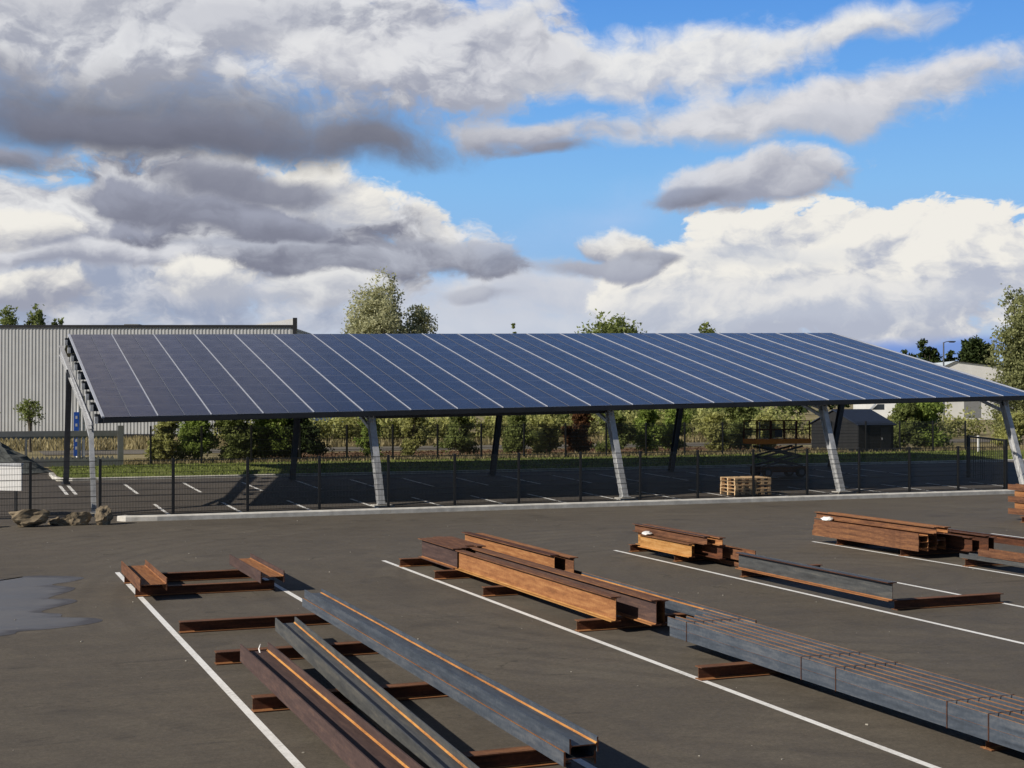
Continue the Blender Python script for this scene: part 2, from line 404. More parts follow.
cloud(640, 262, 50, 12, 0, G1, G3, soft=.5, rel=.4)
cloud(585, 268, 80, 12, 0, G1, G2, soft=.6, rel=.4)
cloud(418, 236, 44, 34, 0, WC, G1, soft=.25, rel=.7)
cloud(250, 226, 215, 62, -9, S(226,227,230), G3, k=.9, off=-.10, soft=.3, rel=1.0)
cloud(420, 256, 100, 18, -8, G1, G3, soft=.5, rel=.5, off=-.1)
cloud(320, 262, 210, 20, 0, G1, G3, soft=.5, rel=.6)
cloud(80, 218, 160, 30, 0, W1, G2, soft=.4, rel=.9)
cloud(330, 205, 60, 40, 0, WC, G1, soft=.3, rel=.8)
cloud(190, 212, 150, 26, -4, G2, G3, soft=.5, rel=.5, off=-.1)
cloud(270, 228, 100, 16, -6, G2, G3, soft=.5, rel=.4, off=-.1)
cloud(90, 262, 170, 14, 0, S(216,217,222), G2, soft=.6, rel=.7)
cloud(240, 300, 200, 16, 0, S(220,221,226), G1, soft=.7, rel=.7, op=.8)
cloud(60, 296, 60, 20, 0, WC, G2, soft=.4, rel=.7)
cloud(215, 288, 70, 22, 0, WC, G1, soft=.4, rel=.8)
cloud(330, 296, 60, 18, 0, S(226,226,226), G1, soft=.4, rel=.8)
cloud(20, 240, 60, 18, 0, WC, G2, soft=.4, rel=.7)
cloud(300, 190, 40, 20, 0, WC, G1, soft=.3, rel=.7)
cloud(480, 296, 46, 10, 0, G1, G2, soft=.6, rel=.5, op=.7)
# long streaks on the right
cloud(670, 70, 215, 42, 3, W1, S(186,191,205), soft=.6, rel=.8, off=.08, noisef=softn, amp=1.1)
cloud(835, 48, 125, 22, 5, W1, G1, soft=.8, rel=.6, off=.1, noisef=softn, amp=1.2)
cloud(745, 124, 250, 32, 3, S(218,219,224), G1, soft=.7, rel=.7, off=.02, noisef=softn, amp=1.2)
cloud(880, 108, 190, 34, 8, S(222,222,226), G1, soft=.7, rel=.7, off=.05, noisef=softn, amp=1.2)
cloud(830, 135, 80, 20, 0, S(206,208,216), G1, soft=.8, rel=.4, noisef=softn, amp=1.3)
cloud(540, 132, 100, 24, 4, S(208,209,215), G2, soft=.7, rel=.5, noisef=softn, amp=1.4)
cloud(545, 150, 50, 12, 0, G2, G3, soft=.8, rel=.4, noisef=softn, amp=1.2)
cloud(745, 184, 104, 24, 6, S(216,217,222), G2, k=1.1, soft=.45, rel=.5, off=-.05)
cloud(690, 196, 62, 10, 0, G2, G3, soft=.6, rel=.3)
cloud(600, 215, 140, 34, 20, S(182,204,238), S(170,196,236), soft=1.4, amp=.6, rel=.1, op=.45)
# the great bank on the upper left
cloud(480, 66, 115, 50, 0, W1, G1, soft=.5, rel=.7, off=.1)
cloud(390, 50, 180, 84, 0, S(212,213,219), S(160,164,180), soft=.6, rel=1.2, off=.06)
cloud(150, 30, 380, 120, 0, S(226,227,230), S(164,168,182), soft=.6, rel=1.25, off=.12, amp=.7)
cloud(330, 66, 140, 44, 0, S(226,226,228), S(192,194,204), soft=.9, rel=.7, off=.1, amp=.7, op=.8)
cloud(70, 8, 230, 60, 0, S(204,205,211), S(176,179,190), soft=.9, rel=.9, off=.1, amp=.7, op=.8)
cloud(250, 30, 120, 30, 10, S(200,202,210), S(168,172,186), soft=.9, rel=.8, amp=.8, op=.8)
cloud(520, 18, 70, 14, 20, W1, G1, soft=.9, rel=.5, noisef=softn, op=.8)
cloud(120, 126, 430, 58, -1, S(150,152,163), G4, k=1.3, soft=1.0, rel=.22, off=-.05, amp=.55, noisef=softn)
cloud(150, 148, 370, 31, -1, G3, S(103,106,121), soft=.8, rel=.18, off=-.05, amp=.5, noisef=softn)
cloud(360, 144, 120, 30, -3, S(134,137,151), S(110,113,128), soft=.7, rel=.25, off=-.05, amp=.6, noisef=softn)
cloud(10, 176, 100, 22, 0, G2, G4, soft=.7, rel=.3, noisef=softn)
cloud(250, 190, 110, 18, -4, S(150,153,167), G3, soft=.6, rel=.4, amp=.8)
# unseen clouds, added to colour the roof's reflections and mute the ambient light
cloud(-60, -190, 560, 170, 0, S(246,228,218), S(220,206,200), soft=1.0, rel=.4, noisef=softn, amp=.5)
cloud(850, -190, 760, 170, 0, S(178,198,240), S(140,166,222), soft=1.2, rel=.4, noisef=softn, amp=.8, op=.75)
cloud(-700, 60, 420, 260, 0, S(170,168,170), G3, soft=.8, rel=.8)
cloud(1700, 150, 420, 120, 0, S(190,190,196), G2, soft=.8, rel=.8)
cloud(4000, -100, 1500, 420, 0, S(84,82,82), S(50,50,56), soft=.8, rel=.8)
cloud(-3300, -100, 1500, 420, 0, S(84,82,82), S(50,50,56), soft=.8, rel=.8)
nt.links.new(cur, bg.inputs[0])

# ------------------------------------------------------------------ ground
def sheet(name, x0, x1, ys, dz, mat, nx=1, kind='structure', flat=None):
    mb = MB()
    for a, b in zip(ys, ys[1:]):
        za = (zg(a) if flat is None else flat) + dz; zb = (zg(b) if flat is None else flat) + dz
        mb.poly([(x0,a,za),(x1,a,za),(x1,b,zb),(x0,b,zb)])
    o = mb.build(name, mat); return tag(o, kind=kind)
LX = 4.3                                   # where the lawn and its kerb begin on the left
far = [90, 300, 1000, 4000]
sheet('ground', -2500, 2500, [-60, 47.3, 50, 62.5, 64.4, 70, 76] + far, -.03, M['drygrass'])
sheet('asphalt_yard', -60, 90, [-30, 47.3], 0, M['asphalt'])
sheet('parking_pavement', -60, 90, [47.31, 50, 56, 62.5, 64.4], 0, M['asphalt_dark'])
sheet('access_road', -60, LX-.2, [64.41, 70, 73.6], 0, M['asphalt_dark'])
sheet('mulch_bed', 17, 56, [77.5, 84, 87], .0, M['mulch'])
sheet('gravel_track', 5, 140, [89, 90, 96.5], .0, M['track'])

# lawn with a gentle bank
mb = MB(); 
for i in range(120):
    for j in range(8):
        xa, xb = LX + i*.7, LX + (i+1)*.7; ya, yb = 64.62 + j*1.2, 64.62 + (j+1)*1.2
        mb.poly([(xa,ya,zg(ya)+.06),(xb,ya,zg(ya)+.06),(xb,yb,zg(yb)+.06),(xa,yb,zg(yb)+.06)])
tag(mb.build('lawn', M['lawn']), kind='structure')

def blades(name, n, x0, x1, y0, y1, h, wd, mat, base=.05, dens=None):
    mb = MB(); tone = []
    for i in range(n):
        x = random.uniform(x0, x1); y = random.uniform(y0, y1); z = zg(y) + base - .02
        hh = h*random.uniform(.4, 1.25); a = random.uniform(0, math.pi); ww = wd*random.uniform(.5, 1.2)
        dx, dy = math.cos(a)*ww/2, math.sin(a)*ww/2; lx, ly = random.gauss(0, hh*.3), random.gauss(0, hh*.3)
        mb.poly([(x-dx,y-dy,z),(x+dx,y+dy,z),(x+lx,y+ly,z+hh)]); tone.append(random.random())
    o = mb.build(name, mat, tone=tone); return tag(o, kind='stuff')
tag(blades('lawn_grass', 15000, LX+.1, 62, 64.7, 73.9, .13, .10, M['leaf_lawn']), 'short green grass on the lawn behind the carport', 'grass')
tag(blades('dry_grass', 15000, 5, 80, 73.6, 78.5, .26, .10, M['leaf_dry'], 0), 'tall dry yellow grass along the rear wire fence', 'grass')
tag(blades('meadow_grass', 14000, -12, 75, 97, 118, .5, .25, M['leaf_dry'], 0), 'pale dry meadow grass in front of the warehouse', 'grass')
mb = MB(); tn = []
for i in range(2600):
    x = random.uniform(17, 56); y = random.uniform(77.6, 87); z = zg(y); s = random.uniform(.05, .16)
    a = random.uniform(0, 6.28); mb.poly([(x,y,z),(x+s*math.cos(a),y+s*math.sin(a),z+s*random.uniform(.2,.9)),(x-s*math.sin(a),y+s*math.cos(a),z+s*.4)]); tn.append(random.random())
tag(mb.build('bark_chips', M['leaf_red'], tone=tn), 'reddish bark chips strewn over the planting bed', 'mulch', kind='stuff')

# kerbs
def kerb(name, pts, h0=.0, wd=.22, ht=.15, mat=None):
    mb = MB(); pts = [Vector(p) for p in pts]
    offs = []
    for i, p in enumerate(pts):
        d = (pts[min(i+1,len(pts)-1)] - pts[max(i-1,0)]).normalized(); n = Vector((-d.y, d.x, 0)); offs.append((p, n))
    ring = []
    for p, n in offs:
        z = zg(p.y)
        ring.append([p.xyz + Vector((0,0,z-.05)), p + Vector((0,0,z+ht-.03)), p + n*.03 + Vector((0,0,z+ht)), p + n*wd + Vector((0,0,z+ht)), p + n*wd + Vector((0,0,z-.05))])
    for a, b in zip(ring, ring[1:]):
        for k in range(4): mb.poly([a[k], b[k], b[k+1], a[k+1]])
    mb.poly(ring[0]); mb.poly(ring[-1])
    return tag(mb.build(name, mat or M['concrete']), kind='structure')
kerb('front_kerb', [(4.95,47.5,0),(5.2,47.25,0)] + [(5.2+1.0*i, 47.12, 0) for i in range(1, 42)], ht=.17, wd=.42)
kerb('rear_kerb', [(LX-.28,68,0),(LX-.28,65.6,0),(LX-.1,64.8,0),(LX+.5,64.42,0)] + [(LX+1+1.0*i, 64.42, 0) for i in range(58)], ht=.12, wd=.2)

# painted lines
def line(x0, x1, y0, y1, zoff=.004, n=1):
    mb = MB()
    for i in range(n):
        a = y0 + (y1-y0)*i/n; b = y0 + (y1-y0)*(i+1)/n
        mb.poly([(x0,a,zg(a)+zoff),(x1,a,zg(a)+zoff),(x1,b,zg(b)+zoff),(x0,b,zg(b)+zoff)])
    return tag(mb.build('painted_line', M['paint']), kind='structure')
for i, x in enumerate((3.49, 9.9, 16.29, 22.5, 28.8)):
    line(x-.055, x+.055, 0, 33.4, n=12)
for x in (6.43, 12.95, 19.15, 25.7): line(x-.055, x+.055, 0, 33.4, n=12)
for k in range(16):
    x = 6.85 + 2.5*k
    line(x-.06, x+.06, 48.3, 52.9, n=4)
for k in range(17):
    x = 4.25 + 2.5*k
    if k == 0:
        line(x-.22, x-.09, 57.6, 62.0, n=4); line(x+.12, x+.25, 57.6, 62.0, n=4)
    else: line(x-.06+.02, x+.08, 57.3, 62.0, n=4)

# puddle on the left
pud = [(0.93, 33.06),(1.49, 33.45),(2.1, 33.28),(2.68, 32.73),(2.41, 32.11),(1.95, 31.71),(2.29, 31.17),(2.37, 30.98),(2.24, 30.49),(1.74, 29.56),(2.15, 29.29),(2.21, 28.79),(1.52, 27.78),(1.84, 27.31),(1.84, 26.89),(2.32, 26.62),(2.49, 26.26),(2.26, 25.92),(1.58, 25.59),(1.04, 25.51),(0.71, 25.14)]
pud += [(-1.4, 24.6), (-3.6, 26.5), (-4.2, 30), (-2.8, 33.2)]
def crom(P, n=6):
    o = []
    for i in range(len(P)):
        p0, p1, p2, p3 = [Vector(P[(i+j) % len(P)]) for j in (-1,0,1,2)]
        for k in range(n):
            t = k/n; o.append(.5*((2*p1) + (-p0+p2)*t + (2*p0-5*p1+4*p2-p3)*t*t + (-p0+3*p1-3*p2+p3)*t**3))
    return o
cr = crom(pud)
def wetmat(name, c0, c1, r0, r1, sp=.5):
    m, nt, b = newmat(name); v = coords(nt, (.45, 1, 1)); f = noise(nt, v, .9, 5, .6, .8)
    nt.links.new(ramp(nt, f, [(.38, c0), (.6, c1)]), b.inputs['Base Color']); nt.links.new(ramp(nt, f, [(.38, r0), (.6, r1)]), b.inputs['Roughness'])
    b.inputs['Specular IOR Level'].default_value = sp
    return m
mb = MB(); cen = Vector((-.9, 29.5)); tone = []; nc = len(cr)
fr_ = [1.0, .955, .90, .80, .5]
rows = [[(cen.x+(p.x-cen.x)*f, cen.y+(p.y-cen.y)*(1-(1-f)*.55), .004) for p in cr] for f in fr_]
for r_i, (ra, rb_) in enumerate(zip(rows, rows[1:])):
    for k in range(nc): mb.poly([ra[k], ra[(k+1)%nc], rb_[(k+1)%nc], rb_[k]])
mb.poly(rows[-1])
pm = wetmat('shallow_water', (.045,.045,.048), (.125,.125,.128), .34, .5, .4)
pn = pm.node_tree; pb = pn.nodes['Principled BSDF']; src = pb.inputs['Base Color'].links[0].from_socket
at = N(pn, 'ShaderNodeAttribute', attribute_name='rim'); pv = coords(pn, (.5,1.3,1)); pf = noise(pn, pv, 1.8, 5, .6, .5)
k_ = math_(pn, 'ADD', at.outputs['Fac'], math_(pn, 'MULTIPLY_ADD', pf, 1.4, -.7))
pn.links.new(mixc(pn, ramp(pn, k_, [(.25, 0.0), (.75, 1.0)]), (.042,.038,.038), src), pb.inputs['Base Color'])
o = mb.build('puddle_film', pm)
ra_ = o.data.attributes.new('rim', 'FLOAT', 'POINT'); vals = []
for v in o.data.vertices: vals.append(0.0)
idx = 0; PV = {}
for r_i, f in enumerate(fr_):
    for p in rows[r_i]: PV[(round(p[0],4), round(p[1],4))] = (0, .15, .6, 1, 1)[r_i]
for i_, v in enumerate(o.data.vertices): vals[i_] = PV.get((round(v.co.x,4), round(v.co.y,4)), 1.0)
ra_.data.foreach_set('value', vals); tag(o, kind='structure')

# small debris on the asphalt
mb = MB()
for i in range(330):
    x = random.uniform(0, 30); y = random.uniform(8, 46); s = random.choice((.005,.006,.008,.009,.014))*random.uniform(.6,1.2)
    a = random.uniform(0, 3.1)
    mb.box(-s, s, -s*.6, s*.6, 0, s*.8, M=Matrix.Translation((x,y,.002)) @ Matrix.Rotation(a, 4, 'Z'))
tag(mb.build('gravel_specks', simple('pale_grit', (.42,.39,.33), .9)), 'pale grit scattered over the asphalt yard', 'grit', kind='stuff')

# ------------------------------------------------------------------ rocks
def rock(x, y, sx, sy, sz, seed, label):
    rnd = random.Random(seed); bm = bmesh.new(); bmesh.ops.create_icosphere(bm, subdivisions=4, radius=1)
    cuts = [(Vector((rnd.gauss(0,1), rnd.gauss(0,1), rnd.gauss(0,.8))).normalized(), rnd.uniform(.45,.8)) for _ in range(22)]
    from mathutils import noise as mn
    for v in bm.verts:
        for n, d in cuts:
            k = v.co.dot(n)
            if k > d: v.co -= n*(k-d)
        v.co += v.normal*mn.noise(v.co*2.6+Vector((seed,0,0)))*.12 + v.normal*mn.noise(v.co*7+Vector((seed,0,0)))*.07
        v.co = Vector((v.co.x*sx, v.co.y*sy, v.co.z*sz))
    lo = min(v.co.z for v in bm.verts)
    for v in bm.verts: v.co.z -= lo*.8
    me = bpy.data.meshes.new('boulder'); bm.to_mesh(me); bm.free(); me.materials.append(M['rock'])
    o = bpy.data.objects.new('boulder', me); COL.objects.link(o); o.location = (x, y, -.02); tag(o, label, 'rock')
rock(2.15, 46.5, .92, .55, .40, 3, 'broad tan boulder with a jagged top, by the yard edge left of the white-grey one')
rock(3.62, 46.6, .72, .5, .40, 9, 'pale grey-tan boulder between the broad one and the carport post')
rock(4.45, 46.5, .42, .42, .42, 5, 'dark narrow boulder right next to the start of the kerb')
rock(1.0, 46.6, .4, .5, .26, 12, 'low dark boulder cut by the left edge of the photo')
rock(2.95, 46.9, .3, .3, .20, 17, 'small low stone in the gap between the two large boulders')

# ------------------------------------------------------------------ carport
XL, XR, YF, YB = 4.78, 46.14, 50.5, 66.45
TS = .0198                                  # lengthwise fall of the roof
def zr(x, y): return 3.40 + (x-XL)*TS + (y-YF)*(3.59/15.95)
carport = thing('solar_carport', (25, 57, .2), 'long open carport with a sloping roof of dark blue solar panels on slanted steel columns', 'carport')
def cp(mb, name, mats, label=None, **k):
    o = mb.build(name, mats, None, **k); o.parent = carport; o.matrix_parent_inverse = Matrix.Translation(carport.location).inverted()
    if label: o['label'] = label
    return o
ux = Vector((1, 0, TS)).normalized(); uy = Vector((0, 15.95, 3.59)).normalized(); un = ux.cross(uy)
NB = 22; pitch = (XR-XL)/NB; L = math.hypot(15.95, 3.59)
def slopeM(x):   # local frame on the roof
    o = Vector((x, YF, zr(x, YF)))
    return Matrix.Translation(o) @ Matrix((( ux.x, uy.x, un.x, 0),( ux.y, uy.y, un.y, 0),( ux.z, uy.z, un.z, 0),(0,0,0,1)))
for k in range(NB):
    for j in range(2):
        mb = MB(); wv = pitch/2 - .004
        mb.box(0, wv, 0, L, -.04, .0)
        o = mb.build('solar_panel_column', M['solar']); o.matrix_world = slopeM(XL + (k + .5*j)*pitch)
        bpy.context.view_layer.update(); mw = o.matrix_world.copy(); o.parent = carport; o.matrix_parent_inverse = Matrix.Translation(carport.location).inverted(); o.matrix_world = mw
    mb = MB(); mb.box(-.010, .010, 0, L, .004, .014)
    mb.v = [tuple(slopeM(XL+(k+.5)*pitch) @ Vector(v)) for v in mb.v]; cp(mb, 'thin_trim', M['thin_trim'])
for k in range(NB+1):
    mb = MB(); e = .045 if k in (0, NB) else (.0165 if k < 6 else .0105)
    mb.box(-e, e, -.02, L+.01, -.03 if k in (0, NB) else .003, .03)
    mb.v = [tuple(slopeM(XL+k*pitch) @ Vector(v)) for v in mb.v]; cp(mb, 'cover_strip', M['white_trim'])
# rear slope behind the ridge, unseen, lengthened to shade the lawn
mb = MB(); yb2 = 70.8
P = [(XL,YB+.02,zr(XL,YB)+.0),(XR,YB+.02,zr(XR,YB)+.0),(XR,yb2,zr(XR,YB)-.85),(XL+.0,yb2,zr(XL,YB)-.85)]
mb.poly(P); mb.poly([(x,y,z-.06) for x,y,z in reversed(P)])
for i in range(4):
    a, b = P[i], P[(i+1) % 4]; mb.poly([a, (a[0],a[1],a[2]-.06), (b[0],b[1],b[2]-.06), b])
cp(mb, 'rear_shade_roof', M['galv_dull'])
# gutter under the low edge
mb = MB()
a = Vector((XL+.02, YF-.02, zr(XL,YF)-.115)); b = Vector((XR, YF-.02, zr(XR,YF)-.115)); mb.bar(a, b, .10, .15, up=(0,0,1))
cp(mb, 'gutter', M['gutter'])
# purlins
for k in range(9):
    y = YF + .75 + k*(15.95-1.3)/8
    mb = MB(); p0 = Vector((XL-.12, y, 0)); p0.z = zr(XL-.12, y)-.19; p1 = Vector((XR-.05, y, zr(XR-.05, y)-.19))
    # C section open to the front
    Mx = Matrix.Translation(p0); d = (p1-p0).length
    for (s0, s1, t0, t1) in ((-.05,.05,.115,.125), (-.05,.05,-.205,-.195), (.042,.05,-.195,.115)):
        m4 = Matrix.Translation(p0) @ Matrix(((ux.x,0,0,0),(0,1,0,0),(ux.z,0,1,0),(0,0,0,1)))
        mb.box(0, d, s0, s1, t0, t1, M=m4)
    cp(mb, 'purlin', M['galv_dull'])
    mb = MB(); mb.box(XL-.20, XL-.125, y-.10, y+.34, zr(XL,y)-.36, zr(XL,y)-.06)  # black box drawn for the shade inside the open purlin end
    cp(mb, 'purlin_end_shade', M['black_metal'])
    mb = MB(); mb.box(XL-.24, XL-.127, y-.34, y-.104, zr(XL,y)-.40, zr(XL,y)-.16)
    cp(mb, 'purlin_bracket', M['galv'])
xf = [4.44, 14.72, 24.8, 35.1, 45.0]; xb = [4.62, 14.72, 24.7, 34.25, 44.1]
xb = [4.40, 14.25, 24.0, 33.7, 43.3]
def hcol(name, a, b, dep, wid, mat, webdark=None):
    mb = MB(); a = Vector(a); b = Vector(b); d = (b-a).normalized()
    s = Vector((1,0,0)); u = d.cross(s).normalized()     # u roughly along -Y/+Y
    if u.y > 0: u = -u                                    # faces the yard
    for sgn in (-1, 1):
        mb.bar(a + u*sgn*dep/2, b + u*sgn*dep/2, wid, .016, up=tuple(u))
    mb.bar(a, b, .012, dep-.02, up=tuple(u))
    mb.bar(a - d*.0, a + d*.03, wid+.14, dep+.14, up=tuple(u))
    return cp(mb, name, mat)
for i, x in enumerate(xf):
    topy = 51.35; zt = zr(x, topy) - .42
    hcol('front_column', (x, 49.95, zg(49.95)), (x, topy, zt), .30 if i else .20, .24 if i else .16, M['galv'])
    # base pad
    mb = MB(); mb.box(x-.35, x+.35, 49.4, 50.15, zg(49.8)-.05, zg(49.8)+.05); cp(mb, 'column_footing', M['concrete'])
for i, x in enumerate(xb):
    yt = 60.9; zt = zr(x, yt) - .50
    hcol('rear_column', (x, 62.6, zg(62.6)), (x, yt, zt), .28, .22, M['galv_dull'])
for i, x in enumerate(xf):
    x2 = xb[i] if i == 0 else x
    mb = MB(); y0, y1 = 51.0, 66.6; n = 4
    za = lambda y: zr(x, y) - .56
    A = Vector((x, y0, zr(x,y0)-.46)); B = Vector((x, y1, zr(x,y1)-.74))
    for sgn, th in ((1,.012),(-1,.012)):
        off = .11*sgn
        mb.bar(A + Vector((0,0,off*.6)), B + Vector((0,0,off*1.9)), .18, th)
    mb.bar(A, B, .012, .34)
    cp(mb, 'rafter', M['galv'])
    mb = MB(); mb.bar((x, 51.3, zr(x,51.3)-.9), (x, 54.0, zr(x,54.0)-.62), .12, .12); cp(mb, 'knee_brace', M['galv'])
mb = MB(); mb.bar((xf[1]+.1, 51.6, 3.34), (xf[2], 51.6, 3.52), .10, .12); cp(mb, 'tie_beam', M['gutter'])

# ------------------------------------------------------------------ fences
def mesh_fence(name, label, xs, y, h, post, vsp, wire, hz, skip=False):
    t = thing(name, (xs[0], y, zg(y)), label, 'fence')
    z0 = 0
    for x in (xs[:-1] if skip else xs):
        mb = MB(); mb.box(-post/2, post/2, -post/2, post/2, -.05, h+.05); o = mb.build('post', M['black_metal'], t); o.location = (x-xs[0], 0, 0)
    first = None
    wd = xs[1]-xs[0]
    for a, b in zip(xs, xs[1:]):
        if first is None:
            mb = MB(); n = int(wd/vsp)
            for k in range(1, n): 
                x = k*wd/n; mb.box(x-wire/2, x+wire/2, -wire/2, wire/2, .06, h)
            for z in hz: mb.box(.03, wd-.03, -wire, -wire/2-.0005, z-wire*.8, z+wire*.8)
            o = first = mb.build('mesh_panel', M['wire'], t)
        else:
            o = first.copy(); COL.objects.link(o); o.parent = t
        o.location = (a-xs[0], 0, 0); o.scale = ((b-a)/wd, 1, 1)
    return t
hz = [.07,.09,.27,.47,.67,.69,.87,1.07,1.27,1.29,1.47,1.67,1.87,1.89]
fx = [-5.22, -2.72, -.20, 2.32] + [6.97 + 2.545*i for i in range(15)]
fx = [4.56] + [7.0 + 2.585*i for i in range(15)]
f1 = mesh_fence('mesh_fence', 'black rigid mesh fence on black posts standing between the kerb and the carport', fx, 49.15, 1.9, .085, .05, .0085, hz)
f0 = mesh_fence('mesh_fence', 'short run of black mesh fence left of the carport, above the boulders', [-5.24, -2.72, -.20, 2.32, 4.47], 49.15, 1.85, .08, .05, .0085, hz, True)
f2 = mesh_fence('mesh_fence', 'tall dark mesh boundary fence in front of the shrubs behind the lawn', [9.4 + 2.62*i for i in range(21)], 74.1, 2.0, .09, .06, .008, hz + [2.0])
# small gate frame at the right end of the front fence
t = thing('fence_gate', (43.5, 49.5, .05), 'black open gate frame set end-on at the right end of the front fence', 'gate')
for p in ((0,0),(2.9,5.9)):
    mb = MB(); mb.box(-.07,.07,-.07,.07,-.05,2.2); o = mb.build('gate_post', M['black_metal'], t); o.location = (p[0], p[1], 0)
mb = MB(); mb.bar((0,0,2.15),(2.9,5.9,2.15),.08,.08); mb.build('top_rail', M['black_metal'], t)
mb = MB(); 
for i in range(1, 20): mb.bar((2.9*i/20,5.9*i/20,.15),(2.9*i/20,5.9*i/20,2.12),.018,.018)
mb.build('bars', M['black_metal'], t)

# ------------------------------------------------------------------ pallets
def make_pallet(label):
    t = thing('pallet', (0,0,0), label, 'pallet', 'stacked wooden pallets behind the fence')
    for i in range(7): mb = MB(); x = -.4 + i*.117; mb.box(x, x+.098, -.6, .6, .122, .144); mb.build('top_board', M['wood'], t)
    for y in (-.6, -.05, .5):
        mb = MB(); mb.box(-.4, .4, y, y+.1, .100, .1215); mb.build('cross_board', M['wood'], t)
        mb = MB(); mb.box(-.4, .4, y, y+.1, 0, .021); mb.build('bottom_board', M['wood'], t)
    for y in (-.6, -.05, .5):
        for x in (-.4, -.07, .26):
            mb = MB(); mb.box(x, x+.14, y+.001, y+.099, .0215, .0995); mb.build('block', M['wood'], t)
    return t
proto = make_pallet('')
pl = {0:'lowest', 1:'second from the bottom', 2:'third from the bottom', 3:'fourth from the bottom', 4:'topmost'}
firstp = True
for s_, (x, nm) in enumerate(((30.05, 'left'), (30.98, 'right'))):
    for k in range(5):
        o = proto if firstp else copy_tree(proto); firstp = False
        o.location = (x + random.uniform(-.015,.015), 50.15 + s_*.05 + random.uniform(-.02,.02), zg(50)+.01 + k*.145)
        o.rotation_euler = (0,0,R(random.uniform(-1.5,1.5)))
        o['label'] = 'pale wooden pallet, %s in the %s stack by the fence' % (pl[k], nm)

# ------------------------------------------------------------------ beams
def iprof(h, b, tw, tf, up=True, r=None):
    """I profile, index of each side: returns points and side kinds"""
    H, B, W, F = h/2, b/2, tw/2, tf
    r = r or min(.018, h*.05)
    P = [(-B,-H),(B,-H),(B,-H+F),(W+r,-H+F),(W,-H+F+r),(W,H-F-r),(W+r,H-F),(B,H-F),(B,H),(-B,H),(-B,H-F),(-W-r,H-F),(-W,H-F-r),(-W,-H+F+r),(-W-r,-H+F),(-B,-H+F)]
    K = ['bot_out','tipRB','bot_inR','filRB','webR','filRT','top_inR','tipRT','top_out','tipLT','top_inL','filLT','webL','filLB','bot_inL','tipLB']
    if not up:  # lie flat: web horizontal; x' = -z , z' = x
        P = [(-z, x) for x, z in P]
    return P, K
def beam(label, x, y0, y1, z, h, b, mats, up=True, rz=0, tw=.012, tf=.018, acc=(), end=None, third=(), name='steel_beam', group=None, cat='steel beam', x_axis=False, rf=None):
    """rests with its underside at z; x is the left edge"""
    P, K = iprof(h, b, tw, tf, up, rf)
    mi = [1 if k in acc else (2 if k in third else 0) for k in K]
    wdt = b if up else h; hgt = h if up else b
    mb = MB(); L_ = y1-y0
    n = max(1, int(L_/1.5))
    mb.prof(P, 0, L_, mi, cap_mi=3)
    mats = list(mats) + [M['rust_deep']]*(4-len(mats))
    o = mb.build(name, mats); fixn(o)
    o.location = (x + wdt/2, y0, z + hgt/2) if not x_axis else (x, y0 + wdt/2, z + hgt/2)
    o.rotation_euler = (0, 0, rz if not x_axis else R(-90)+rz)
    if x_axis:
        pass
    return tag(o, label, cat, group)

# bearers lying crosswise under the beams (0.2 m high)
def bearer(label, x0, x1, y, h=.19, mats=None, rz=0):
    P, K = iprof(h, .19, .009, .014, True)
    mi = [1 if k in ('bot_inL','bot_inR','filLB','filRB') else (2 if k == 'top_out' else 0) for k in K]
    mb = MB(); mb.prof(P, 0, x1-x0, mi, cap_mi=3)
    o = mb.build('bearer_beam', [M['rust_deep'], M['rust_orange'], M['rust_brown'], M['rust_brown']]); fixn(o)
    o.location = (x0, y, h/2 + .004); o.rotation_euler = (0,0,R(-90)+rz)
    return tag(o, label, 'steel bearer', 'rusty bearer beams lying crosswise on the asphalt')
bearer('rusty bearer under the far ends of the two short brown beams in the left bay', 3.42, 6.2, 31.3)
bearer('rusty bearer under the near ends of the two short brown beams in the left bay', 3.40, 6.25, 29.15)
bearer('empty rusty bearer alone in the left bay, its right end reaching the double blue-grey beam', 3.58, 6.35, 24.35)
bearer('rusty bearer by the far end of the flat purple beam', 3.66, 6.4, 21.25)
bearer('rusty bearer whose left end touches the left white line in the foreground', 3.55, 6.35, 17.85)
bearer('rusty bearer at the bottom edge near the end of the double blue-grey beam', 3.9, 6.3, 14.1)
bearer('rusty bearer at the far start of the second white line', 9.9, 12.6, 32.0)
bearer('rusty bearer under the joint of the purple beam and the long orange beam', 9.92, 12.6, 29.45)
bearer('rusty bearer under the middle far part of the long orange beam', 9.98, 12.6, 26.55)
bearer('rusty bearer under the near end of the long orange beam', 9.98, 12.5, 21.95)
bearer('rusty bearer sticking out to the left of the strapped grey bundle', 9.86, 12.4, 17.5)
bearer('rusty bearer under the strapped grey bundle near the right edge', 10.95, 12.4, 12.8)
bearer('rusty bearer under the far end of the yellow rusted beam', 16.5, 18.6, 32.9)
bearer('rusty bearer under the near end of the yellow rusted beam', 16.52, 18.6, 30.5)
bearer('rusty bearer under the far end of the grey beam with an orange lower flange', 16.5, 18.6, 27.3)
bearer('long bare rusty bearer under the near end of the grey orange-flanged beam', 16.62, 19.15, 21.95)
bearer('rusty bearer under the far part of the tall rust-red stack', 22.55, 24.9, 32.3)
bearer('rusty bearer under the near part of the tall rust-red stack', 22.5, 24.9, 29.45)
bearer('rusty bearer under the short brown beam and grey plate beam at the right edge', 22.5, 24.9, 27.0)

FL = ('filRB','filRT')
ZB = .2
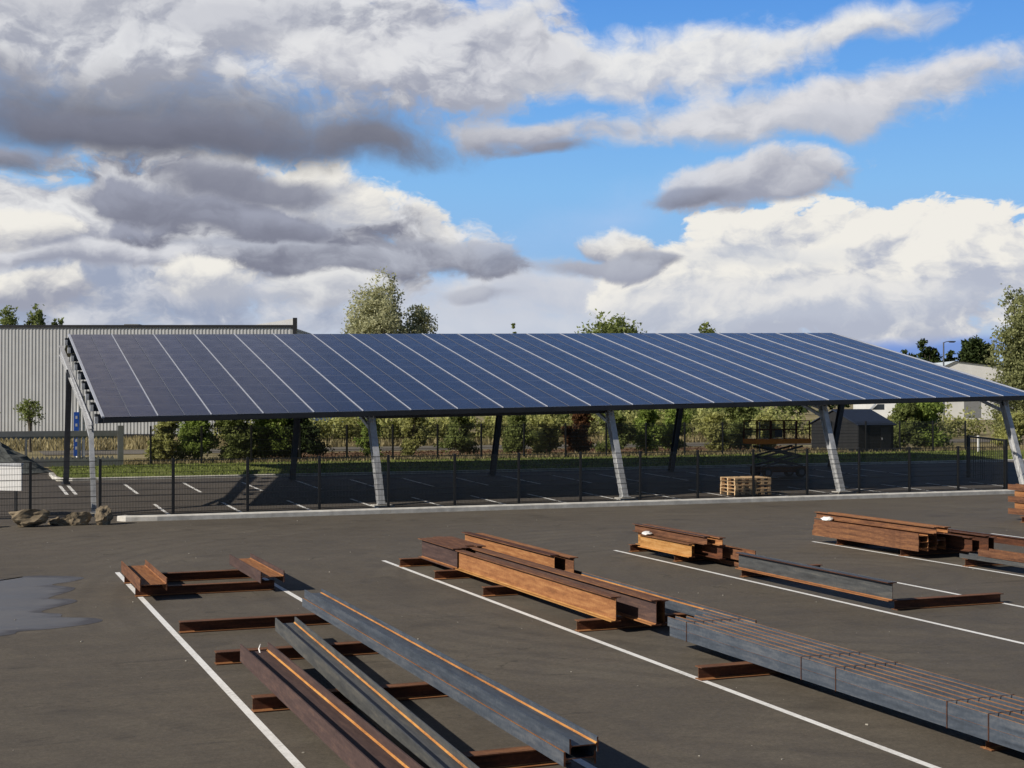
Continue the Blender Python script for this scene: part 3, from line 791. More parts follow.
# left bay
beam('short brown H-beam lying flat on the left white line', 3.40, 28.35, 31.75, ZB, .53, .25, [M['rust_brown'], M['rust_orange'], M['rust_orange']], False, acc=('webR','webL','filLB','filRB','filLT','filRT'), third=('tipLT','tipLB','tipRT','tipRB'))
beam('short brown H-beam lying flat on the dashed middle line of the left bay', 5.88, 28.75, 32.3, ZB, .5, .24, [M['rust_purple'], M['rust_orange'], M['rust_orange']], False, acc=('webR','webL','filRB'))
# fillet that shows on a flat beam: where the web meets the far flange
far_fil = ('filRT','filRB','filLT','filLB')
def flat(label, x, y0, y1, z, h, b, body, line_, rz, **k):
    # orange only along the right-hand root of the upper side
    P, K = iprof(h, b, .012, .017, False)
    return beam(label, x, y0, y1, z, h, b, [body, line_] + k.pop('more', []), False, rz, acc=k.pop('acc', ('filRB',)), **k)
flat('flat purple-brown H-beam with one orange line, leftmost long beam', 3.76, 9.5, 20.3, ZB, .42, .25, M['rust_purple'], M['rust_line'], R(-.5))
flat('flat blue-grey H-beam with an orange stripe, between the purple and the doubled beam', 4.26, 9.4, 22.8, ZB, .34, .21, M['mill_grey'], M['rust_line'], R(-2.75))
flat('lower of the two stacked blue-grey H-beams in the foreground', 5.86, 13.22, 25.3, ZB, .37, .15, M['mill_blue'], M['rust_orange'], R(-.4), acc=('tipLB','tipRB','tipLT','tipRT'), tf=.022)
flat('upper of the two stacked blue-grey H-beams, bright orange line on top', 5.88, 13.12, 25.25, ZB+.152, .33, .155, M['mill_blue'], M['rust_line'], R(-.45))

# second bay: short group, long orange beams
for i, (x, dy, lb) in enumerate(((10.38, 0, 'purple I-beam standing upright in front of the long orange beam, nearest its white line'), (10.61, .15, 'second upright purple I-beam from the white line, behind the long orange beam'), (10.84, .55, 'third upright purple I-beam from the white line, behind the long orange beam'), (11.07, .35, 'fourth upright purple I-beam from the white line, in the same short group'))):
    beam(lb, x, 29.5+dy if i else 29.55, 32.1+dy*.4, ZB, .46, .22, [M['rust_purple'], M['rust_brown'], M['rust_orange']], True, acc=('top_out','tipLT','tipRT'), third=('bot_inL','filLB'))
beam('long orange I-beam standing upright, its whole face towards the camera', 10.42, 21.5, 29.5, ZB, .43, .19, [M['rust_orange'], M['rust_brown'], M['rust_yellow']], True, acc=('top_out','tipLT','top_inL','tipRT'), third=('bot_inL','filLB','tipLB'))
beam('long purple-brown I-beam just behind and right of the orange one', 10.88, 20.9, 30.6, ZB, .43, .19, [M['rust_purple'], M['rust_brown'], M['rust_orange']], True, acc=('top_out','tipLT','top_inL'), third=('bot_inL','filLB','tipLB'))
beam('long narrow I-beam touching the right side of the purple-brown beam', 11.09, 20.95, 30.4, ZB, .41, .14, [M['rust_orange'], M['rust_brown']], True, acc=('top_out',))
beam('rusty red I-beam at the back left of the second bay', 11.75, 27.2, 32.8, ZB, .50, .20, [M['rust_orange'], M['rust_brown']], True, acc=('tipLT','top_inL'), third=('top_out',), )
beam('rusty red I-beam at the back right of the second bay', 12.02, 26.8, 32.6, ZB, .48, .20, [M['rust_brown'], M['rust_orange']], True, acc=('top_out',))
flat('low grey beam with a bright orange upper edge behind the long beams', 12.05, 19.9, 27.3, ZB, .26, .16, M['mill_blue'], M['rust_line'], R(-.2), rf=.03, acc=('tipLT','tipLB','tipRT','tipRB','filRB'), tf=.022)
# strapped bundle
nb = 6; bw = .158; bh = .148
ordn = ['first (camera side)', 'second', 'third', 'fourth', 'fifth', 'sixth (far side)']
for lay in range(2):
    for i in range(nb):
        y0 = 10.6; y1 = 19.95 + (random.uniform(-.06,.06))
        if i == 5: y1 = 20.5
        beam('grey beam in the %s row of the strapped bundle, %s layer' % (ordn[i], ('lower', 'upper')[lay]), 10.70+i*(bw+.003), y0, y1, ZB + lay*(bh+.003), bw, bh,
             [M['mill_blue'], M['rust_line'], M['mill_brown']], False, tw=.009, tf=.017, rf=.022, acc=('tipLT','tipRT','tipLB','tipRB','filRB'), third=('webR','webL'), group='grey beams strapped into one long bundle')
for i, y in enumerate((19.35, 16.15, 15.35, 13.15, 12.45)):
    mb = MB(); x0, x1, z0, z1, t_, w_ = 10.70-.006, 10.70+nb*(bw+.003)+.006, ZB-.004, ZB+2*bh+.008, .003, .015
    mb.box(x0-t_, x0, y, y+w_, z0-t_, z1+t_); mb.box(x1, x1+t_, y, y+w_, z0-t_, z1+t_); mb.box(x0+.0005, x1-.0005, y, y+w_, z1, z1+t_); mb.box(x0+.0005, x1-.0005, y, y+w_, z0-t_, z0)
    lb = ['dark steel band round the far left end of the grey bundle', 'dark steel band round the grey bundle, second from its far end', 'dark steel band round the grey bundle, third from its far end', 'dark steel band round the grey bundle, second from the right edge', 'dark steel band round the grey bundle, nearest the right edge'][i]
    tag(mb.build('steel_band', M['rust_deep']), lb, 'steel band', 'steel bands round the grey bundle')

# third bay
beam('short yellow-rusted I-beam standing upright on the third white line', 16.42, 29.6, 32.3, ZB, .33, .17, [M['rust_yellow'], M['rust_brown'], M['rust_line']], True, acc=('top_out','tipLT'), third=('bot_inL','tipLB'))
beam('short dark I-beam hidden behind the yellow one, poking out at its far end', 16.66, 29.9, 32.9, ZB, .33, .17, [M['rust_yellow'], M['rust_brown']], True, acc=('top_out',))
beam('brown I-beam topmost on the small stack beside the third white line', 16.62, 29.2, 33.0, ZB+.335, .20, .16, [M['rust_brown'], M['rust_purple']], True, acc=('top_out',))
beam('brown I-beam on the right of the top layer of the small third-bay stack', 16.86, 28.9, 32.9, ZB+.335, .19, .17, [M['rust_orange'], M['rust_brown']], True, acc=('top_out',))
beam('dark rusty beam low in the middle of the small third-bay stack', 16.92, 29.0, 32.6, ZB, .32, .16, [M['rust_deep'], M['rust_brown']], True, acc=('top_out',))
beam('flat orange-brown H-beam pushed out to the right of the small third-bay stack', 17.25, 28.4, 32.5, ZB, .30, .24, [M['rust_brown'], M['rust_orange']], False, acc=('filRB','webL','webR'))
beam('long grey I-beam with an orange lower flange, alone on the third white line', 16.33, 21.75, 27.3, ZB, .36, .20, [M['mill_grey'], M['rust_orange'], M['rust_deep']], True, acc=('bot_inL','filLB','tipLB','bot_inR'), third=('tipLT','top_inL','filLT'))
beam('low flat rusty beam lying behind the long grey beam', 17.35, 25.6, 31.5, .02, .16, .10, [M['rust_brown'], M['rust_orange']], False, acc=('filRB','tipRB'))
beam('thin rusty offcut at the far side of the third bay', 17.75, 25.2, 30.6, .02, .14, .08, [M['rust_orange'], M['rust_brown']], False, acc=('webL',))
beam('low rusty H-beam beside the thin offcut in the third bay', 17.55, 26.9, 32.0, .02, .17, .14, [M['rust_brown'], M['rust_orange']], False, acc=('tipRB','tipLB'))

# fourth bay: tall rust-red stack; flat beams on one another
for c in range(3):
    for r_ in range(3 if c < 2 else 2):
        beam('rust-red H-beam, %s column from the camera side, %s of the tall right-hand stack' % (('first','second','third')[c], ('lowest','middle','upper')[r_]),
             22.42 + c*.33, 28.6 + .1*c + random.uniform(-.05,.05), 33.3 - .05*r_, ZB + r_*.152, .31, .148, [M['rust_brown'], M['rust_orange'], M['rust_deep']], False, acc=('webL','webR','filRB','tipLB','tipRB'), group='rust-red beams in the tall stack')
beam('rust-red I-beam on the very top of the tall stack, left one', 22.62, 28.3, 33.5, ZB+.462, .17, .17, [M['rust_brown'], M['rust_orange']], True, acc=('top_out',))
beam('rust-red I-beam on the very top of the tall stack, right one', 22.95, 28.3, 33.3, ZB+.462, .16, .20, [M['rust_orange'], M['rust_brown']], True, acc=('top_inL',))
for i, (x, y0, y1, h) in enumerate(((23.55, 28.1, 31.5, .36), (23.80, 27.8, 31.2, .42), (24.05, 27.9, 31.4, .36))):
    beam('%s of the three upright dark beams right of the tall stack' % ('leftmost','middle','rightmost')[i:][0] if False else ('leftmost', 'middle', 'rightmost')[i] + ' of three upright dark beams just right of the tall stack', x, y0, y1, ZB, h, .18, [M['rust_deep'], M['rust_brown']], True, acc=('top_out',))
beam('short brown beam lying flat near the right edge, on the fourth white line', 22.55, 22.3, 26.6, ZB+.10, .34, .16, [M['rust_brown'], M['rust_orange'], M['mill_grey']], False, acc=('tipLB','tipRB'), third=('webL',))
beam('thin grey plate-like beam under the short brown beam at the right edge', 22.50, 22.0, 27.2, ZB, .30, .098, [M['mill_grey'], M['rust_orange']], False)
beam('long narrow dark beam behind the tall stack reaching toward the right edge', 24.9, 26.2, 33.2, ZB+.12, .20, .10, [M['rust_deep'], M['mill_grey']], True, acc=('top_out',))
# fifth bay, cut by the right frame edge
for i in range(5):
    beam(['lowest', 'second lowest', 'middle', 'second highest', 'topmost'][i] + ' rust-red beam of the stack cut by the right edge near the kerb', 32.7 + (.06 if i % 2 else 0), 33.6 - .3*(i % 2), 37.1 - .25*(i % 2), ZB + i*.20, .34, .19, [M['rust_orange'] if i % 2 else M['rust_brown'], M['rust_yellow'], M['rust_deep']], False, acc=('tipLB','tipRB','webL'))
bearer('rusty bearer under the stack cut by the right edge, far one', 32.3, 34.0, 36.0)
bearer('rusty bearer under the stack cut by the right edge, near one', 32.3, 34.0, 33.6)
# scraps of white wrap on the stacks
def wrap(label, x, y, z, s):
    bm = bmesh.new(); bmesh.ops.create_icosphere(bm, subdivisions=2, radius=1)
    rnd = random.Random(int(x*100))
    for v in bm.verts: v.co = Vector((v.co.x*s*1.2, v.co.y*s*1.9, max(v.co.z, -.5)*s*.55))*rnd.uniform(.75, 1.15)
    me = bpy.data.meshes.new('foil_scrap'); bm.to_mesh(me); bm.free(); me.materials.append(M['plastic'])
    o = bpy.data.objects.new('foil_scrap', me); COL.objects.link(o); o.location = (x,y,z); tag(o, label, 'scrap')
wrap('white foil scrap on the far end of the tall rust-red stack', 22.5, 32.7, ZB+.50, .12)
wrap('white foil scrap on the small stack in the third bay', 16.48, 31.9, ZB+.38, .10)
mb = MB(); mb.tube([(4.12,20.15,.31),(4.11,20.2,.38),(4.14,20.24,.44)], [.010,.012,.007], 6)
tag(mb.build('cable_tie', M['plastic'], smooth=True), 'small white tie sticking up at the far end of the flat purple beam', 'tie')

# ------------------------------------------------------------------ vegetation
def leafcloud(n, blobs, size, mat_name, name='foliage', parent=None, seed=1, flat_=.7, shell=.55, edge=.25):
    """blobs: (x,y,z,rx,ry,rz); leaves crowd clumps near each blob's surface"""
    rnd = random.Random(seed); mb = MB(); tone = []
    vol = [b[3]*b[4]*b[5] for b in blobs]; tot = sum(v**.75 for v in vol)
    for b, v in zip(blobs, vol):
        m = int(n*(v**.75)/tot); ncl = max(6, m//26)
        for c in range(ncl):
            d = Vector((rnd.gauss(0,1), rnd.gauss(0,1), rnd.gauss(0,1))).normalized()
            rr = shell + (1-shell)*rnd.random()**.6 + rnd.gauss(0, edge*.3)
            cx, cy, cz = b[0]+d.x*b[3]*rr, b[1]+d.y*b[4]*rr, b[2]+d.z*b[5]*rr
            cs = (.24+.26*rnd.random())*(b[3]*b[4]*b[5])**(1/3)
            ct = rnd.uniform(-.2,.25) + .25*d.z - .15*d.x  # sunlight put into the tone: clumps lighter on top and sunward side
            for k in range(26):
                o = Vector((rnd.gauss(0,1), rnd.gauss(0,1), rnd.gauss(0,.8)))*cs*.55
                p = Vector((cx,cy,cz)) + o
                nrm = Vector((rnd.gauss(0,1), rnd.gauss(0,1), rnd.gauss(0,1)+.4)).normalized()
                t1 = nrm.orthogonal().normalized(); t1 = (Matrix.Rotation(rnd.uniform(0,6.28), 3, nrm) @ t1); t2 = nrm.cross(t1)
                s = size*rnd.uniform(.55,1.3)
                mb.poly([p - t1*s*.5, p - t2*s*.26, p + t1*s*.5, p + t2*s*.26])
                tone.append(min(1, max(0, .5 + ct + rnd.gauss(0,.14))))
    return mb.build(name, M[mat_name], parent, tone=tone)

def tree(name, label, x, y, h, spread, blobs, n, size, mat, cat='tree', trunk=.2, seed=1, group=None, shell=.5, lean=0):
    """blobs in units: (dx,dy as share of spread, z share of h, rx,ry share of spread, rz share of h)"""
    z0 = zg(y); n = int(n*1.5)
    t = thing(name, (x,y,z0-.05), label, cat, group)
    rnd = random.Random(seed)
    mb = MB()
    pts = []; k = 7
    for i in range(k):
        f = i/(k-1); pts.append((rnd.gauss(0,.04)*spread*f+lean*f, rnd.gauss(0,.04)*spread*f, f*h*.82))
    mb.tube(pts, [trunk*(1-.85*i/(k-1))+.015 for i in range(k)], 8)
    for b in blobs:
        for q in range(3):
            a = rnd.uniform(.2,.7); p = Vector(pts[int(a*(k-1))]); e = Vector((b[0]*spread+rnd.gauss(0,.25)*b[3]*spread, b[1]*spread+rnd.gauss(0,.25)*b[4]*spread, b[2]*h+rnd.gauss(0,.3)*b[5]*h))
            if e.z < p.z*.6: continue
            mid = (p+e)/2 + Vector((0,0,.05*h)); mb.tube([p, mid, e], [trunk*.38, trunk*.24, .012], 5)
    mb.build('trunk', M['bark'], t, smooth=True)
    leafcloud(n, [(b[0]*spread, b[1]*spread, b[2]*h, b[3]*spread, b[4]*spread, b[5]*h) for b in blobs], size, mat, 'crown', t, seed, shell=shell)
    return t
def rb(n, seed, lo=.35, hi=.95, wide=1.0, top=.4):
    rnd = random.Random(seed); o = []
    for i in range(n):
        f = i/(n-1); z = lo + (hi-lo)*f; w_ = wide*(1-(1-top)*f)
        a = rnd.uniform(0,6.28); r = rnd.uniform(.1,.55)*w_
        o.append((math.cos(a)*r, math.sin(a)*r, z, rnd.uniform(.35,.55)*w_, rnd.uniform(.35,.55)*w_, rnd.uniform(.09,.15)))
    return o
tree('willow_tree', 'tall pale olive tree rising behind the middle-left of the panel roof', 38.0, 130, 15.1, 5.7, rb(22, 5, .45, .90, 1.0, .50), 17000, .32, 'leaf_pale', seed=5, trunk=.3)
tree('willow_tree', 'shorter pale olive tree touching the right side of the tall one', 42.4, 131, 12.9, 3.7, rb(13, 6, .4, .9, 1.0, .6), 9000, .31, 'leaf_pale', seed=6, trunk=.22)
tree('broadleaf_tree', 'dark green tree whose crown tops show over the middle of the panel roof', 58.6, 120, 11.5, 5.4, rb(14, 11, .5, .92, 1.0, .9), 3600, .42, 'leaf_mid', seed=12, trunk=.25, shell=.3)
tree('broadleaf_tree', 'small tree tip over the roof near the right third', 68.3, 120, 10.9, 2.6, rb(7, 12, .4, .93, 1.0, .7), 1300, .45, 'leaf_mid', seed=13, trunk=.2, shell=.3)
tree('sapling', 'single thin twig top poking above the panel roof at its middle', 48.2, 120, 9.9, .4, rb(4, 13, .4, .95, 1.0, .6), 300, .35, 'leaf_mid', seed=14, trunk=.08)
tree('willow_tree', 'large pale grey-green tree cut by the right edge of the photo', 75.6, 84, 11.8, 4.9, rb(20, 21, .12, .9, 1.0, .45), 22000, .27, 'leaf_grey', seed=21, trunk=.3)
for x, yy, zt, r_, sd, lb in ((4.4, 135, 12.4, 1.5, 31, 'round dark tree top above the warehouse roof at the left edge'), (6.9, 135, 12.7, 1.05, 32, 'tall oval dark tree top above the warehouse roof, second from left'), (8.9, 136, 11.6, .7, 33, 'smallest dark tree top above the warehouse roof, third from left')):
    tree('broadleaf_tree', lb, x+.15, yy+4, zt, r_*.72, [(0,0,.9,.8,.8,.07),(0,0,.82,1,1,.08),(.1,0,.72,.9,.9,.1),(0,0,.6,.8,.8,.1)], 1700, .30, 'leaf_mid', seed=sd, trunk=.18)
for x, yy, h_, s_, sd, lb in ((198.5, 250, 15.9, 6.5, 41, 'dark pointed tree group left of the street lamp'), (194.0, 251, 13.6, 4, 42, 'low dark tree at the roof slope left of the lamp'), (205.5, 252, 13.6, 4.5, 43, 'low dark tree right of the street lamp'),
                              (210.5, 250, 17.2, 3.0, 44, 'tall dark poplar behind the pale building'), (215.0, 251, 15.6, 1.8, 45, 'slim dark poplar nearest the large pale tree'), (219.5, 262, 14.6, 3.6, 46, 'dark bushy tree half hidden by the large pale tree')):
    bl = rb(8, sd, .3, .92, 1.0, .35) if s_ > 3.2 else [(0,0,.35+.08*i,.9-.03*i,.9-.03*i,.08) for i in range(8)]
    tree('broadleaf_tree' if s_ > 3.2 else 'poplar_tree', lb, x, yy, h_+.3, s_*1.3, bl, 4600, .85, 'leaf_dark', seed=sd, trunk=.3)
# shrubs behind the rear fence
def shrub(label, x, y, h, r, mat, n, seed, size=.17, group=None, nb_=6, low=.25, name='shrub'):
    return tree(name, label, x, y, h*random.uniform(.9,1.12), r*1.25, rb(nb_+4, seed, low*.7, .9, 1.0, .72), int(n*2.3), size*1.15, mat, 'shrub', .05, seed, group, shell=.25)
hs = [(10.5, 76.3, 2.3, 1.0, 'leaf_olive', 'sparse yellowish shrub at the left end of the hedge behind the rear fence'),
      (12.3, 77.0, 3.5, 1.6, 'leaf_green', 'bright green tall shrub, second from the left end of the rear hedge'),
      (14.2, 76.4, 3.1, 1.6, 'leaf_mid', 'blue-green shrub in the rear hedge, just left of the shadow gap'),
      (16.2, 77.0, 3.3, 1.6, 'leaf_green', 'mid green shrub in the rear hedge, left of the second rear column'),
      (17.9, 76.5, 3.1, 1.4, 'leaf_dark', 'darkest shrub of the rear hedge beside the second rear column')]
for i, a in enumerate(hs): shrub(a[5], a[0], a[1], a[2], a[3], a[4], 2600, 60+i)
shrub('young leafy bush behind the fence, right of the second rear column', 22.2, 78.0, 2.9, 1.0, 'leaf_green', 1300, 70, nb_=5)
shrub('bare-stemmed dark bush seen right beside the second front column', 24.6, 77.0, 3.3, .9, 'leaf_olive', 1300, 71, nb_=5)
shrub('round dusty green bush in front of the dirt track', 28.2, 79.0, 2.5, 1.25, 'leaf_mid', 1900, 72, low=.3)
for i, (x, h_, r_, m_, lb) in enumerate(((31.6, 3.2, 1.1, 'leaf_mid', 'upright dark bush right behind the third rear column'), (34.0, 3.0, 1.2, 'leaf_olive', 'loose olive bush left of the third front column'), (36.2, 2.8, 1.3, 'leaf_red', 'reddish bush among the rear shrubs behind the third front column'),
                                      (38.2, 3.0, 1.4, 'leaf_mid', 'dense green bush between the third front column and the fourth rear column'), (40.6, 3.1, 1.3, 'leaf_green', 'light green bush just left of the fourth rear column'), (43.4, 3.2, 1.3, 'leaf_green', 'light green bush right of the fourth rear column'),
                                      (45.4, 2.9, 1.2, 'leaf_olive', 'yellowish bush behind the left part of the orange lift'), (47.6, 3.0, 1.3, 'leaf_mid', 'dark green bush behind the middle of the orange lift'), (50.2, 2.6, 1.1, 'leaf_olive', 'pale bush between the orange lift and the dark shed'))):
    shrub(lb, x, 78.0 + (i % 3)*.9, h_, r_, m_, 1900, 80+i)
shrub('large bright green bush right of the dark shed', 62.6, 79.5, 3.4, 2.0, 'leaf_green', 5200, 95, size=.22, nb_=10)
shrub('dark green bush against the right wall of the shed', 60.9, 78.9, 3.3, 1.1, 'leaf_mid', 3000, 96, size=.20, nb_=7)
shrub('low yellow-green bush under the large pale tree', 70.0, 79.0, 2.6, 1.6, 'leaf_olive', 2600, 97, size=.2)
# wild growth on the far bank: one mass
rnd = random.Random(3); bl = []
for i in range(120):
    x = 20 + i*.75 + rnd.uniform(-.4,.4); y = rnd.uniform(103, 110)
    if x > 72: x = 22 + (x-72)*2.2
    bl.append((x, y, zg(y)+rnd.uniform(.5,1.4), rnd.uniform(1,1.9), rnd.uniform(1,1.6), rnd.uniform(.8,1.8)))
o = leafcloud(36000, bl, .36, 'leaf_olive', 'wild_growth', None, 8, shell=.3); tag(o, 'yellow-green wild growth massed along the far bank', 'undergrowth', kind='stuff')
bl = []
for i in range(60):
    x = 46 + i*.47; y = rnd.uniform(112, 118)
    bl.append((x, y, zg(y)+rnd.uniform(.8,2.6), rnd.uniform(1.2,2.2), 1.5, rnd.uniform(1,2.0)))
o = leafcloud(14000, bl, .36, 'leaf_mid', 'distant_thicket', None, 9, shell=.3); tag(o, 'dark green thicket behind the orange lift and the shed', 'thicket', kind='stuff')
bl = []
for i in range(70):
    x = 150 + i*2.2; y = rnd.uniform(262, 275)
    bl.append((x, y, rnd.uniform(2,6), rnd.uniform(3,5), 3, rnd.uniform(2,4)))
o = leafcloud(5000, bl, 1.3, 'leaf_dark', 'tree_line', None, 10, shell=.3); tag(o, 'far dark tree line along the horizon', 'tree line', kind='stuff')
# saplings in front of the warehouse
t = tree('sapling', 'young tree with a small round crown in front of the corrugated warehouse', 4.45, 95, 3.75, .72, [(0,0,.75,1,1,.14),(.2,0,.62,1.1,1,.12),(-.4,0,.68,.7,.8,.1),(.1,0,.88,.6,.6,.09)], 900, .16, 'leaf_mid', seed=51, trunk=.10)
tree('sapling', 'young tree at the left edge of the photo before the warehouse', 1.95, 90, 4.9, .75, rb(5, 52, .6, .95, 1.0, .7), 600, .16, 'leaf_mid', seed=52, trunk=.08)

# ------------------------------------------------------------------ warehouse
wh = thing('warehouse', (27.6, 121.1, .65), 'large grey corrugated warehouse behind the left end of the carport', 'warehouse', rz=R(-YAW))
mb = MB(); Lw = 62; Hh = 9.75; pit = .30
x = 0; zz = [0, Hh]
prof = []
n = int(Lw/pit)
for i in range(n):
    x0 = -Lw + i*pit
    prof += [(x0, 0), (x0+.14, 0), (x0+.18, -.04), (x0+.26, -.04)]
prof.append((0, 0))
for (xa, ya), (xb_, yb_) in zip(prof, prof[1:]):
    mb.poly([(xa,ya,0),(xb_,yb_,0),(xb_,yb_,Hh),(xa,ya,Hh)])
fw = mb.build('wall', M['clad'], wh)
mb = MB(); mb.poly([(0,0,0),(0,40,0),(0,40,Hh),(0,0,Hh)]); mb.poly([(-Lw,40,0),(-Lw,0,0),(-Lw,0,Hh),(-Lw,40,Hh)]); mb.poly([(0,40,0),(-Lw,40,0),(-Lw,40,Hh),(0,40,Hh)])
mb.build('wall', M['clad'], wh)
mb = MB(); mb.box(-Lw, 0, .05, 40, Hh-.3, Hh-.1); mb.build('roof', M['gate'], wh)
mb = MB(); mb.box(-Lw-.1, .12, -.16, .02, Hh, Hh+.22); mb.build('eaves_trim', M['gutter'], wh)
mb = MB(); mb.box(.004, .35, -.2, .1, 0, Hh+.85); mb.build('corner_trim', M['gutter'], wh)
mb = MB(); mb.poly([(-3.6,.15,Hh+.2),(.0,.15,Hh+.2),(.0,.15,Hh+.8)]); mb.poly([(-3.6,.25,Hh+.2),(.0,.25,Hh+.8),(.0,.25,Hh+.2)]); mb.poly([(-3.6,.15,Hh+.2),(0,.15,Hh+.8),(0,.25,Hh+.8),(-3.6,.25,Hh+.2)]); mb.build('parapet_end', M['white'], wh)
mb = MB(); mb.box(-15.2, -13.9, 1.0, 2.2, Hh+.1, Hh+.36); mb.build('roof_vent', M['gate'], wh)
mb = MB(); mb.box(-Lw, .0, -.12, -.075, 0, .35); mb.build('plinth', M['gutter'], wh)

# sliding gate
g = thing('sliding_gate', (7.8, 73.3, zg(73.3)), 'long grey sliding gate with spiked rails left of the carport', 'gate')
mb = MB(); mb.box(-.14,.14,-.1,.1,0,2.1); mb.build('gate_post', M['gate'], g)
mb = MB(); mb.box(-14,-.15,-.06,.06,1.58,1.85); mb.build('top_rail', M['gate'], g)
mb = MB(); mb.box(-14,-.15,-.07,.07,.06,.42); mb.build('bottom_rail', M['gate'], g)
for za, zb in ((.42, .60), (1.40, 1.58)):
    mb = MB(); n = 60; mb.v = []
    for i in range(n):
        x = -.3-i*.225; mb.v += [(x,-.03,za if za<1 else zb),(x-.11,-.03,zb if za<1 else za)]
    mb.v.append((-.3-n*.225,-.03,za if za<1 else zb))
    for i in range(n): mb.f.append((2*i, 2*i+1, 2*i+2)); mb.m.append(0)
    mb.build('spiked_strip', M['gate'], g)
for x in (-2.1, -4.6, -7.1, -9.6): mb = MB(); mb.box(x,x+.1,-.04,.04,.421,1.579); mb.build('stile', M['gate'], g)
mb = MB()
for i in range(110): x = -.25-i*.125; mb.box(x,x+.012,-.02,.0,.43,1.578)
mb.build('mesh_infill', M['galv_dull'], g)
# flag totem
p = thing('sign_pole', (5.95, 76, zg(76)), 'white pole with a narrow blue sign strip behind the first carport column', 'sign pole')
mb = MB(); mb.tube([(0,0,0),(.05,0,3.9)], [.13,.09], 12); mb.tube([(.28,.1,0),(.28,.1,3.6)], [.07,.06], 10); mb.build('pole', M['white'], p, smooth=True)
mb = MB(); mb.box(-.24, .02, -.17, -.14, .45, 2.75); mb.build('sign_strip', M['blue_sign'], p)
mb = MB()
for i in range(5): mb.box(-.16,-.06,-.176,-.171,.8+i*.4,.95+i*.4)
mb.build('sign_marks', M['white'], p)
mb = MB(); mb.box(-.75, .9, -.25, .2, .0, .38); mb.build('plinth', M['gutter'], p)
# notice panel behind the front-left fence: crate-like white sheet with grid
s = PANEL = thing('white_panel', (1.75, 49.75, .05), 'white gridded panel behind the fence at the left edge', 'panel')
mb = MB(); mb.box(-1.5, .38, 0, .05, .90, 1.74); mb.build('board', M['white'], s)
mb = MB(); mb.box(-1.5, .40, -.04, .09, 1.745, 1.83); mb.build('cap_rail', M['galv'], s)
mb = MB(); mb.box(-1.4,-1.3,0,.05,0,.895); mb.box(.1,.2,0,.05,0,.895); mb.build('stand', M['gutter'], s)
PANEL.rotation_euler = (0, 0, R(-38))
# gravel heap
rnd = random.Random(4); mb = MB(); 
nr, na = 10, 30
ring = []
for i in range(nr+1):
    f = i/nr; ring.append([(1.75+ (2.6*f+rnd.gauss(0,.05))*math.cos(2*math.pi*k/na), 70.5+(2.2*f)*math.sin(2*math.pi*k/na), zg(70.5) + 1.55*(1-f)**1.1 + rnd.gauss(0,.03)*(f<.99)) for k in range(na)])
for a, b in zip(ring, ring[1:]):
    for k in range(na): mb.poly([a[k], a[(k+1)%na], b[(k+1)%na], b[k]])
tag(mb.build('gravel_heap', M['bale']), 'grey-green heap of gravel before the sliding gate at the left edge', 'heap')

# ------------------------------------------------------------------ shed
sh = thing('garden_shed', (55.15, 77.3, zg(76)-.05), 'dark timber shed with a sloping blue-grey roof behind the right part of the lawn', 'shed')
def panelled(mb, p0, p1, z0a, z0b, n):
    p0 = Vector(p0); p1 = Vector(p1)
    nr_ = Vector((p1.y-p0.y, -(p1.x-p0.x), 0)).normalized()
    for i in range(n):
        a = p0.lerp(p1, i/n); b = p0.lerp(p1, (i+.93)/n); za = z0a+(z0b-z0a)*i/n; zb = z0a+(z0b-z0a)*(i+.93)/n
        A = [a, b, b + nr_*.03, a + nr_*.03]
        lo = [Vector((q.x,q.y,0)) for q in A]; hi = [Vector((a.x,a.y,za)), Vector((b.x,b.y,zb)), Vector((A[2].x,A[2].y,zb)), Vector((A[3].x,A[3].y,za))]
        mb.poly([lo[3],lo[2],hi[2],hi[3]]); mb.poly([lo[0],lo[3],hi[3],hi[0]]); mb.poly([lo[2],lo[1],hi[1],hi[2]]); mb.poly([hi[0],hi[3],hi[2],hi[1]])
    mb.poly([(p0.x,p0.y,0),(p1.x,p1.y,0),(p1.x,p1.y,z0b),(p0.x,p0.y,z0a)])
# gable shed: ridge along X at the rear, eaves at the front
HX, HY, ZE, ZR_ = 1.36, 2.6, 1.82, 2.72
mb = MB(); panelled(mb, (-HX,-HY,0), (HX,-HY,0), ZE, ZE, 18); mb.build('wall', M['shedwood'], sh)
mb = MB(); panelled(mb, (-HX,HY,0), (-HX,0,0), ZE, ZR_, 16); panelled(mb, (-HX,0,0), (-HX,-HY,0), ZR_, ZE, 16); mb.build('wall', M['shedwood'], sh)
mb = MB(); panelled(mb, (HX,-HY,0), (HX,0,0), ZE, ZR_, 16); panelled(mb, (HX,0,0), (HX,HY,0), ZR_, ZE, 16); panelled(mb, (HX,HY,0), (-HX,HY,0), ZE, ZE, 18); mb.build('wall', M['shedwood'], sh)
mb = MB(); mb.bar((0,-HY-.2,ZE-.01),(0,.03,ZR_+.08),HX*2+.3,.06); mb.bar((0,HY+.2,ZE-.01),(0,-.03,ZR_+.07),HX*2+.28,.055); o = mb.build('roof', M['shedroof'], sh)
mb = MB(); mb.box(.35, 1.15, -HY-.06, -HY-.035, .05, 1.65); d = mb.build('door', M['gutter'], sh)
mb = MB(); mb.box(.42,.47,-HY-.09,-HY-.065,.85,1.0); mb.build('handle', M['galv'], d)

